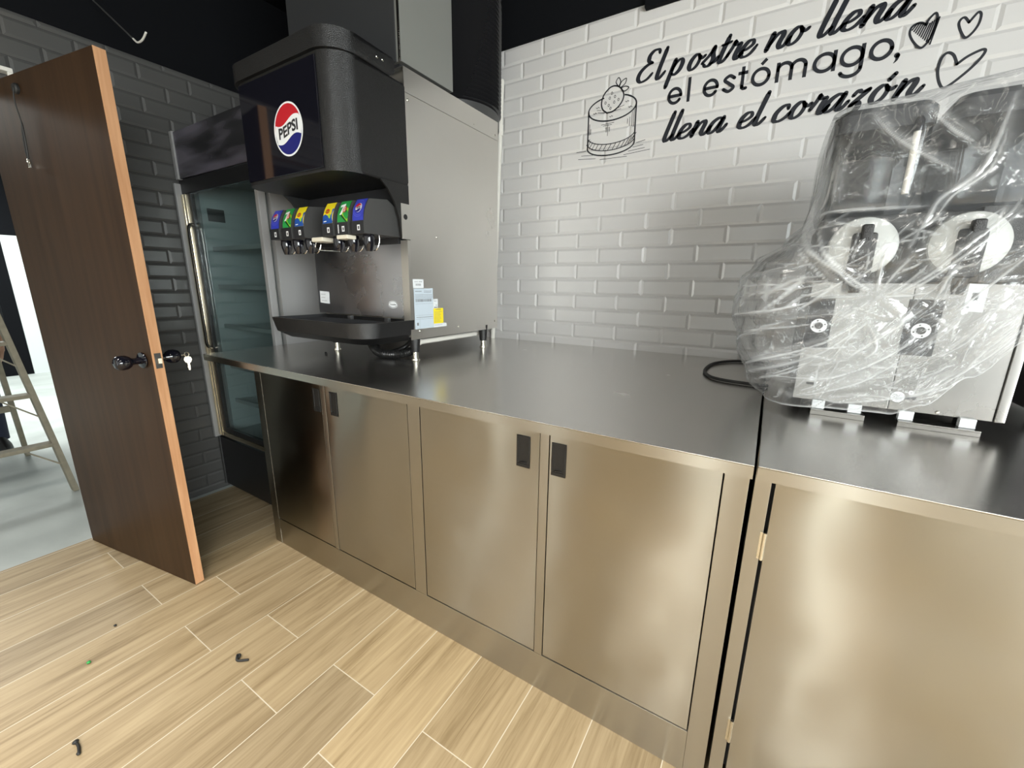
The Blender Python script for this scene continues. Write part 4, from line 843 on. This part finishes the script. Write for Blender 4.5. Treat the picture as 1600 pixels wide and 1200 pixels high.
# ------------------------------------------------------------------ the plastic cover
def bag():
    x0, x1, y0, y1 = GX0 - .012, 2.520, GY0 - .012, .935
    # path: back-left corner -> left side -> front -> right side -> back
    seg = [(x0, y1), (x0, y0), (x1, y0), (x1, y1)]; lens = [y1 - y0, x1 - x0, y1 - y0]; tot = sum(lens); r = .05
    def path(u):
        s = u * tot
        if s < lens[0]: p = Vector((x0, y1 - s)); nrm = Vector((-1, 0))
        elif s < lens[0] + lens[1]: p = Vector((x0 + s - lens[0], y0)); nrm = Vector((0, -1))
        else: p = Vector((x1, y0 + s - lens[0] - lens[1])); nrm = Vector((1, 0))
        for c, sc, nA, nB in ((Vector((x0, y0)), lens[0], Vector((-1, 0)), Vector((0, -1))), (Vector((x1, y0)), lens[0] + lens[1], Vector((0, -1)), Vector((1, 0)))):
            d = s - sc
            if abs(d) < r:
                k = (d + r) / (2 * r); a = k * PI / 2; nrm = (nA * math.cos(a) + nB * math.sin(a)).normalized(); p = c - (nA + nB) * r + nrm * r
        return p, nrm, s
    def ip(x, T):
        for (a, b), (c, d) in zip(T[:-1], T[1:]):
            if x <= c: k = max(0, (x - a) / (c - a)); k = k * k * (3 - 2 * k); return b + (d - b) * k
        return T[-1][1]
    LEFT = [(1.03, .045), (1.08, .090), (1.16, .125), (1.25, .150), (1.34, .140), (1.385, .110), (1.43, .055), (1.48, .018), (1.56, .006), (1.66, .004), (1.72, .0)]
    FRONT = [(1.03, .030), (1.10, .045), (1.30, .060), (1.40, .070), (1.46, .050), (1.52, .022), (1.66, .014), (1.72, .01)]
    sL, sF = lens[0], lens[0] + lens[1]
    def hem(s):
        if s < sL: return ip(s, [(0, 1.027), (sL, 1.031)])
        x = x0 + (s - sL)
        return ip(x, [(x0, 1.030), (2.20, 1.040), (2.31, 1.044), (2.36, 1.075), (2.42, 1.145), (2.49, 1.240), (2.60, 1.30)]) if s < sF else ip(s - sF, [(0, 1.26), (.2, 1.32), (1, 1.3)])
    def topz(s): return 1.718 + (.012 * math.sin(s * 9) if s < sF else 0)
    def rid(v, f): return max(0, 1 - abs(noise.noise(Vector(v) * f)) * 2.4)
    FR = [
 [(2.133, 1.474), (2.151, 1.489), (2.307, 1.487)], [(2.123, 1.477), (2.131, 1.543), (2.132, 1.620)], [(2.143, 1.476), (2.138, 1.569), (2.131, 1.646)],
 [(2.180, 1.686), (2.217, 1.638), (2.269, 1.595), (2.332, 1.552)], [(2.267, 1.682), (2.308, 1.635), (2.350, 1.601)],
 [(2.389, 1.680), (2.380, 1.618), (2.364, 1.548), (2.314, 1.501), (2.294, 1.453), (2.273, 1.403)], [(2.390, 1.627), (2.377, 1.550), (2.332, 1.505), (2.308, 1.459)],
 [(2.386, 1.670), (2.376, 1.588), (2.351, 1.592)], [(2.428, 1.502), (2.411, 1.464), (2.360, 1.407), (2.317, 1.353), (2.278, 1.317), (2.259, 1.303)],
 [(2.427, 1.469), (2.385, 1.418), (2.347, 1.374), (2.306, 1.331), (2.273, 1.313)], [(2.109, 1.471), (2.142, 1.393), (2.186, 1.337), (2.233, 1.312)],
 [(2.117, 1.450), (2.137, 1.379), (2.178, 1.301)], [(2.135, 1.463), (2.159, 1.379), (2.204, 1.334), (2.235, 1.316)], [(2.242, 1.307), (2.203, 1.266), (2.174, 1.246)],
 [(2.242, 1.307), (2.228, 1.252)], [(2.242, 1.307), (2.288, 1.269)], [(2.242, 1.307), (2.237, 1.378), (2.246, 1.411)], [(2.242, 1.307), (2.265, 1.357), (2.286, 1.390)],
 [(2.242, 1.307), (2.290, 1.308), (2.329, 1.318)], [(2.056, 1.088), (2.127, 1.162), (2.203, 1.229), (2.228, 1.252)], [(2.057, 1.080), (2.125, 1.134), (2.206, 1.214)],
 [(2.122, 1.105), (2.185, 1.113), (2.241, 1.143), (2.299, 1.193), (2.325, 1.227)], [(2.129, 1.056), (2.235, 1.104), (2.285, 1.148), (2.308, 1.175)],
 [(2.173, 1.067), (2.219, 1.058), (2.297, 1.079), (2.357, 1.106), (2.391, 1.139), (2.437, 1.196), (2.476, 1.268)], [(2.314, 1.170), (2.364, 1.233), (2.385, 1.274)],
 [(2.394, 1.126), (2.427, 1.204), (2.467, 1.272)], [(2.344, 1.176), (2.380, 1.200), (2.410, 1.243), (2.438, 1.326)], [(2.108, 1.291), (2.127, 1.336), (2.161, 1.351)],
 [(2.121, 1.247), (2.174, 1.264), (2.206, 1.251), (2.201, 1.229)], [(2.234, 1.253), (2.260, 1.197), (2.243, 1.166)], [(2.400, 1.387), (2.397, 1.447), (2.406, 1.482)],
 [(2.335, 1.285), (2.343, 1.338), (2.351, 1.357)], [(2.202, 1.161), (2.272, 1.226), (2.325, 1.285)], [(2.366, 1.273), (2.396, 1.313), (2.443, 1.387)]]
    mb = MB(); rnd = random.Random(5); segs = []
    def crease(pts, wd, h, white):
        P = catmull([Vector(p) for p in pts], 5) if len(pts) > 2 else [Vector(p) for p in pts]; n = len(P) - 1
        for k in range(n):
            t = k / max(n - 1, 1); e = min(1, .35 + 2.2 * min(t, 1 - t)) if n > 2 else .8
            segs.append((P[k], P[k + 1], wd * (.7 + .6 * rnd.random()), h * e, white * e))
    for f in FR:
        w_ = rnd.uniform(.0018, .0036); P_ = [(sL + (x - x0), z) for x, z in f]; crease(P_, w_, w_ * 2.2, rnd.uniform(.55, 1)); crease([(a + rnd.uniform(-.006, .006), b + rnd.uniform(.004, .012)) for a, b in P_], .0075, .004, rnd.uniform(.18, .34))
    for _ in range(210):      # short crinkles between the long folds
        x = rnd.uniform(2.10, 2.50); z = rnd.uniform(1.05, 1.46); a = rnd.gauss(.6, .7); Lk = rnd.uniform(.012, .06); s_ = sL + x - x0
        crease([(s_ - math.cos(a) * Lk, z - math.sin(a) * Lk), (s_ + .006 * rnd.uniform(-1, 1), z + .006 * rnd.uniform(-1, 1)), (s_ + math.cos(a) * Lk, z + math.sin(a) * Lk)], rnd.uniform(.0010, .0022), .0035, rnd.uniform(.2, .85))
    for _ in range(60):      # the loose bulge on the left side
        s_ = rnd.uniform(.10, sL - .01); z = rnd.uniform(1.05, 1.40); a = rnd.gauss(1.35, .45); Lk = rnd.uniform(.015, .07)
        crease([(s_ - math.cos(a) * Lk, z - math.sin(a) * Lk), (s_ + .006, z), (s_ + math.cos(a) * Lk, z + math.sin(a) * Lk)], rnd.uniform(.0012, .0026), .005, rnd.uniform(.2, .7))
    for _ in range(14):      # long drape lines from the hopper down to the bulge
        s_ = rnd.uniform(.15, sL); z = rnd.uniform(1.38, 1.44); crease([(s_, z), (s_ + .02, z + .10), (s_ + .05, z + .24)], .002, .003, rnd.uniform(.25, .6))
    NU, NV = 460, 230; cols = [path(i / NU) for i in range(NU + 1)]; ss = [c[2] for c in cols]; dis = [[0.0] * (NV + 1) for _ in cols]; wht = [[0.0] * (NV + 1) for _ in cols]
    for A, B, wd, h, wt in segs:
        r3 = max(wd * 2.6, .004); lo = min(A.x, B.x) - r3; hi = max(A.x, B.x) + r3; d = B - A; l2 = max(d.length_squared, 1e-10)
        for i in range(max(0, int(lo / tot * NU)), min(NU, int(hi / tot * NU) + 1) + 1):
            zb, zt = hem(ss[i]), topz(ss[i])
            j0 = int((min(A.y, B.y) - r3 - zb) / (zt - zb) * .86 * NV); j1 = int((max(A.y, B.y) + r3 - zb) / (zt - zb) * .86 * NV) + 1
            for j in range(max(0, j0), min(NV, j1) + 1):
                z = zb + (zt - zb) * min(j / NV / .86, 1); q = Vector((ss[i], z)); k = max(0, min(1, (q - A).dot(d) / l2)); g = math.exp(-((q - (A + d * k)).length / wd) ** 2)
                dis[i][j] = max(dis[i][j], h * g); wht[i][j] = max(wht[i][j], wt * g)
    grid = []; attr = []
    for j in range(NV + 1):
        row = []
        for i in range(NU + 1):
            p, nrm, s = cols[i]; zb, zt = hem(s), topz(s); t = j / NV
            z = zb + (zt - zb) * min(t / .86, 1)
            wl = max(0, min(1, (sL + .03 - s) / .06)) if s < sL + .1 else 0
            wl = wl * wl * (3 - 2 * wl)
            off = ip(z, LEFT) * wl + ip(z, FRONT) * (1 - wl)
            if wl > 0 and s < .25: off *= .35 + .65 * (s / .25)
            hi = max(0, min(1, (1.50 - z) / .1)); amp = .2 + .8 * hi
            rd = .009 * amp * rid((s * .7 - z * .45, z * .9 + s * .4, 3), 7)
            off = max(off + rd + dis[i][j] * (.5 + .5 * hi) + .003 * noise.noise(Vector((s, z, 4)) * 30) * amp, .002)
            P = Vector((p.x + nrm.x * off, p.y + nrm.y * off, z))
            if t > .86:
                k = (t - .86) / .14; q = Vector((P.x, P.y)).lerp(Vector((2.33, .70)), k * .92)
                P = Vector((q.x, q.y, zt + .022 * math.sin(k * PI / 2) + .5 * k * (.006 * math.sin(q.x * 60) + .012 * rid((q.x, q.y, 1), 12)) + .012 * k))
            row.append(mb.bm.verts.new(P)); attr.append(max(wht[i][j], .8 if j == 0 and t < .5 else 0, .35 if j == 1 else 0))
        grid.append(row)
    for a, b in zip(grid[:-1], grid[1:]):
        for i in range(NU): mb.bm.faces.new((a[i], a[i + 1], b[i + 1], b[i]))
    o = mb.build('plastic_cover', M['film'], None, 75, False)
    at = o.data.attributes.new('crease', 'FLOAT', 'POINT'); at.data.foreach_set('value', attr)
    return o
tag(bag(), 'crumpled clear plastic bag draped over the drinks machine', 'plastic cover')
mb = MB(); z_ = zc + .0062
mb.tube([(2.20, .98, z_), (2.10, 1.13, z_), (2.003, 1.165, z_), (1.93, 1.12, z_), (1.885, 1.03, z_), (1.872, .92, z_), (1.878, .82, z_), (1.905, .745, z_), (1.945, .712, z_), (2.00, .70, z_), (2.056, .692, z_), (2.075, .70, z_)], .0055, 10, 8)
tag(mb.build('power_cord', M['rubber']), 'black power cord looping out from under the plastic cover onto the worktop', 'cord')

# ------------------------------------------------------------------ bits on the floor
mb = MB(); mb.tube([(.575, -.272, .005), (.590, -.281, .008), (.602, -.283, .005), (.630, -.262, .006)], .0042, 8, 5); mb.tube([(.575, -.272, .005), (.585, -.268, .007), (.592, -.277, .005)], .004, 8, 4)
tag(mb.build('black_scrap', M['rubber']), 'twisted black plastic scrap on the floor planks in front of the cabinet', 'scrap')
mb = MB(); mb.tube([(.492, -.672, .004), (.512, -.671, .005), (.538, -.676, .004)], .0035, 8, 4); mb.ellipsoid((.490, -.672, .0055), (.006, .008, .0055), 10, 6); mb.ellipsoid((.538, -.677, .0045), (.006, .005, .0045), 10, 6)
tag(mb.build('black_bolt', M['rubber']), 'small black bolt on the floor at the lower left', 'bolt')
tag(MB().ellipsoid((.165, -.565, .004), (.007, .006, .004), 10, 6).build('green_crumb', M['card_green']), 'tiny green crumb on the floor planks left of the scrap', 'crumb')
tag(MB().ellipsoid((.031, -.457, .0035), (.006, .005, .0035), 10, 6).build('dark_crumb', M['rubber']), 'tiny dark crumb on the floor near the foot of the brown door', 'crumb')

# ------------------------------------------------------------------ step ladder beyond the doorway
ld = empty('step_ladder', (-2.1, -.5, 0), 'worn wooden step ladder standing open in the hall beyond the brown door', 'ladder')
def bar(p, q, a, b, name, m=M['ladder'], up=Vector((1, 0, 0))):
    p = Vector(p); q = Vector(q); t = (q - p).normalized(); u = (up - t * up.dot(t)).normalized(); v = t.cross(u)
    mb = MB(); mb.loft([[c + u * a * s1 + v * b * s2 for s1, s2 in ((-1, -1), (1, -1), (1, 1), (-1, 1))] for c in (p, q)]); return mb.build(name, m, ld)
rail = lambda s, z: Vector((-1.606 - .102 * z, (-.196 - .102 * z) if s > 0 else (-.80 + .102 * z), z))
rear = lambda s, z: Vector((-2.66 + .52 * z, (-.22 - .085 * z) if s > 0 else (-.78 + .085 * z), z))
for s in (1, -1): bar(rail(s, 0.0), rail(s, 1.72), .033, .013, 'front_rail'); bar(rear(s, 0.0), rear(s, 1.64), .026, .012, 'rear_rail')
for z in (.322, .635, .95, 1.27):
    a, b = rail(1, z), rail(-1, z); mb = MB(); mb.box(a.x - .045, a.x + .035, b.y + .013, a.y - .013, z - .011, z + .011, .002); mb.build('step', M['ladder'], ld)
    c = a.lerp(b, .5)
    for s in (1, -1): e = rail(s, z - .012); bar((e.x, e.y - s * .13, z - .012), rail(s, z - .135) - Vector((0, s * .012, 0)), .006, .004, 'brace')
for z in (.42, .86): a, b = rear(1, z), rear(-1, z); bar((a.x, a.y - .012, z), (b.x, b.y + .012, z), .011, .022, 'rear_bar')
mb = MB(); mb.box(-1.92, -1.70, -.66, -.34, 1.7205, 1.745, .004); mb.build('top_cap', M['ladder'], ld)

# ------------------------------------------------------------------ person in the hall behind the ladder
def person(px_, py_):
    base = Vector((px_, py_, 0)); r = empty('person', base, 'person in dark jacket and navy trousers standing behind the wooden step ladder', 'person')
    V = lambda x, y, z: (px_ + x, py_ + y, z)
    me = bpy.data.meshes.new('body'); nodes = []; edges = []; rad = []
    def nd(p, r0, r1=None, link=None):
        nodes.append(p); rad.append((r0, r1 or r0)); i = len(nodes) - 1
        if link is not None: edges.append((link, i))
        return i
    pel = nd(V(0, 0, .95), .13, .11); wst = nd(V(0, 0, 1.10), .125, .10, pel); ch = nd(V(-.01, 0, 1.32), .145, .105, wst); nk0 = nd(V(0, 0, 1.46), .065, .06, ch); nk = nd(V(.01, 0, 1.53), .052, .052, nk0)
    hd0 = nd(V(.02, 0, 1.60), .075, .07, nk); hd = nd(V(.02, 0, 1.67), .088, .078, hd0); nd(V(.005, 0, 1.735), .055, .05, hd)
    for sgn in (1, -1):
        hp = nd(V(0, sgn * .10, .90), .095, .085, pel); kn = nd(V(.015, sgn * .115, .50), .062, .06, hp); an = nd(V(-.01, sgn * .12, .09), .040, .042, kn); nd(V(.11, sgn * .125, .045), .035, .03, an)
        sh = nd(V(-.01, sgn * .19, 1.40), .058, .058, ch); el = nd(V(-.02, sgn * .25, 1.12), .043, .043, sh); wr = nd(V(.06, sgn * .25, .88), .029, .027, el); pm = nd(V(.075, sgn * .245, .81), .034, .020, wr)
        for k, (fx, ln_) in enumerate(((.030, .072), (.010, .080), (-.010, .074), (-.028, .058))):
            a = nd(V(.077 + fx, sgn * .242, .765), .0095, .009, pm); b = nd(V(.083 + fx, sgn * .232, .765 - ln_ * .55), .0085, .008, a); nd(V(.082 + fx, sgn * .218, .765 - ln_), .0068, .0065, b)
        t1 = nd(V(.115, sgn * .225, .82), .011, .010, pm); nd(V(.125, sgn * .215, .775), .0085, .008, t1)
    me.from_pydata(nodes, edges, []); me.update(); o = bpy.data.objects.new('body', me); COL.objects.link(o); me.materials.append(M['skin'])
    sk = o.modifiers.new('skin', 'SKIN'); sk.use_smooth_shade = True; o.modifiers.new('sub', 'SUBSURF').levels = 1; o.modifiers['sub'].render_levels = 2
    for i, v in enumerate(me.skin_vertices[0].data): v.radius = rad[i]; v.use_root = (i == 0)
    par(o, r)
    ring = lambda c, rx, ry, n=18: [(px_ + c[0] + rx * math.cos(2 * PI * k / n), py_ + c[1] + ry * math.sin(2 * PI * k / n), c[2]) for k in range(n)]
    mb = MB()
    for sgn in (1, -1): mb.loft([ring((.0, sgn * .12, .085), .062, .058), ring((.01, sgn * .118, .30), .072, .066), ring((.015, sgn * .115, .50), .080, .074), ring((.005, sgn * .105, .75), .098, .090), ring((0, sgn * .088, .93), .125, .098), ring((0, sgn * .08, 1.02), .125, .098)])
    mb.build('trousers', M['denim'], r)
    mb = MB(); mb.loft([ring((0, 0, .88), .150, .200), ring((0, 0, 1.0), .150, .190), ring((0, 0, 1.15), .150, .190), ring((-.01, 0, 1.32), .158, .215), ring((-.01, 0, 1.42), .12, .20), ring((.0, 0, 1.49), .075, .085), ring((.005, 0, 1.525), .070, .072)])
    for sgn in (1, -1): mb.tube([V(-.01, sgn * .17, 1.41), V(-.015, sgn * .225, 1.28), V(-.02, sgn * .252, 1.12), V(.03, sgn * .252, .98), V(.055, sgn * .251, .895)], lambda t: .078 - .034 * t, 14, 4)
    mb.build('jacket', M['jacket'], r)
    mb = MB(); mb.tube([V(.05, .19, .93), V(.075, .20, .86), V(.065, .205, .80), V(.085, .21, .76)], .006, 8, 5); mb.build('jacket_strap', M['jacket'], r)
    for sgn in (1, -1):
        mb = MB(); c = sgn * .125; mb.loft([[V(.05 + x * 1.0, c + y, z) for x, y in [(.115 * math.cos(2 * PI * k / 18) * sc + dx, .048 * math.sin(2 * PI * k / 18) * sc) for k in range(18)]] for z, sc, dx in ((0, 1.0, 0), (.02, 1.05, 0), (.05, .98, -.004), (.085, .72, -.03), (.115, .56, -.05))]); mb.build('shoe', M['shoe'], r)
    mb = MB(); mb.ellipsoid(V(-.005, 0, 1.70), (.100, .090, .085)); mb.ellipsoid(V(-.03, 0, 1.65), (.078, .086, .09)); mb.build('hair', M['hair'], r)
    mb = MB(); mb.loft([[V(.10 + a, b, z) for a, b in ((0, -.011), (d_, 0), (0, .011))] for z, d_ in ((1.675, .008), (1.64, .026), (1.622, .020), (1.618, .004))]); mb.build('nose', M['skin'], r)
    for sgn in (1, -1):
        MB().ellipsoid(V(.092, sgn * .032, 1.672), (.012, .014, .009), 12, 8).build('eye', M['ink'], r); MB().ellipsoid(V(.01, sgn * .088, 1.655), (.018, .010, .030), 12, 8).build('ear', M['skin'], r)
    mb = MB(); mb.ellipsoid(V(.098, 0, 1.592), (.008, .024, .006), 12, 6); mb.build('mouth', M['logo_red'], r)
person(-2.98, -.42)
# ------------------------------------------------------------------ the next machine along, cut by the frame
am = empty('black_appliance', (2.72, .80, zc), 'plain black appliance partly hidden behind the right edge of the wrapped machine', 'appliance')
MB().box(2.600, 2.96, .64, 1.02, zc + .03, 1.46, .012).build('appliance_body', M['black_plastic'], am)
MB().box(2.625, 2.94, .634, .6398, 1.10, 1.40, .003).build('appliance_front', M['gloss_black'], am)
for x in (2.635, 2.925):
    for y in (.68, .98): MB().lathe((x, y, zc + .031), (x, y, zc), [(0, .016), (1, .014)], 18).build('foot', M['rubber'], am)
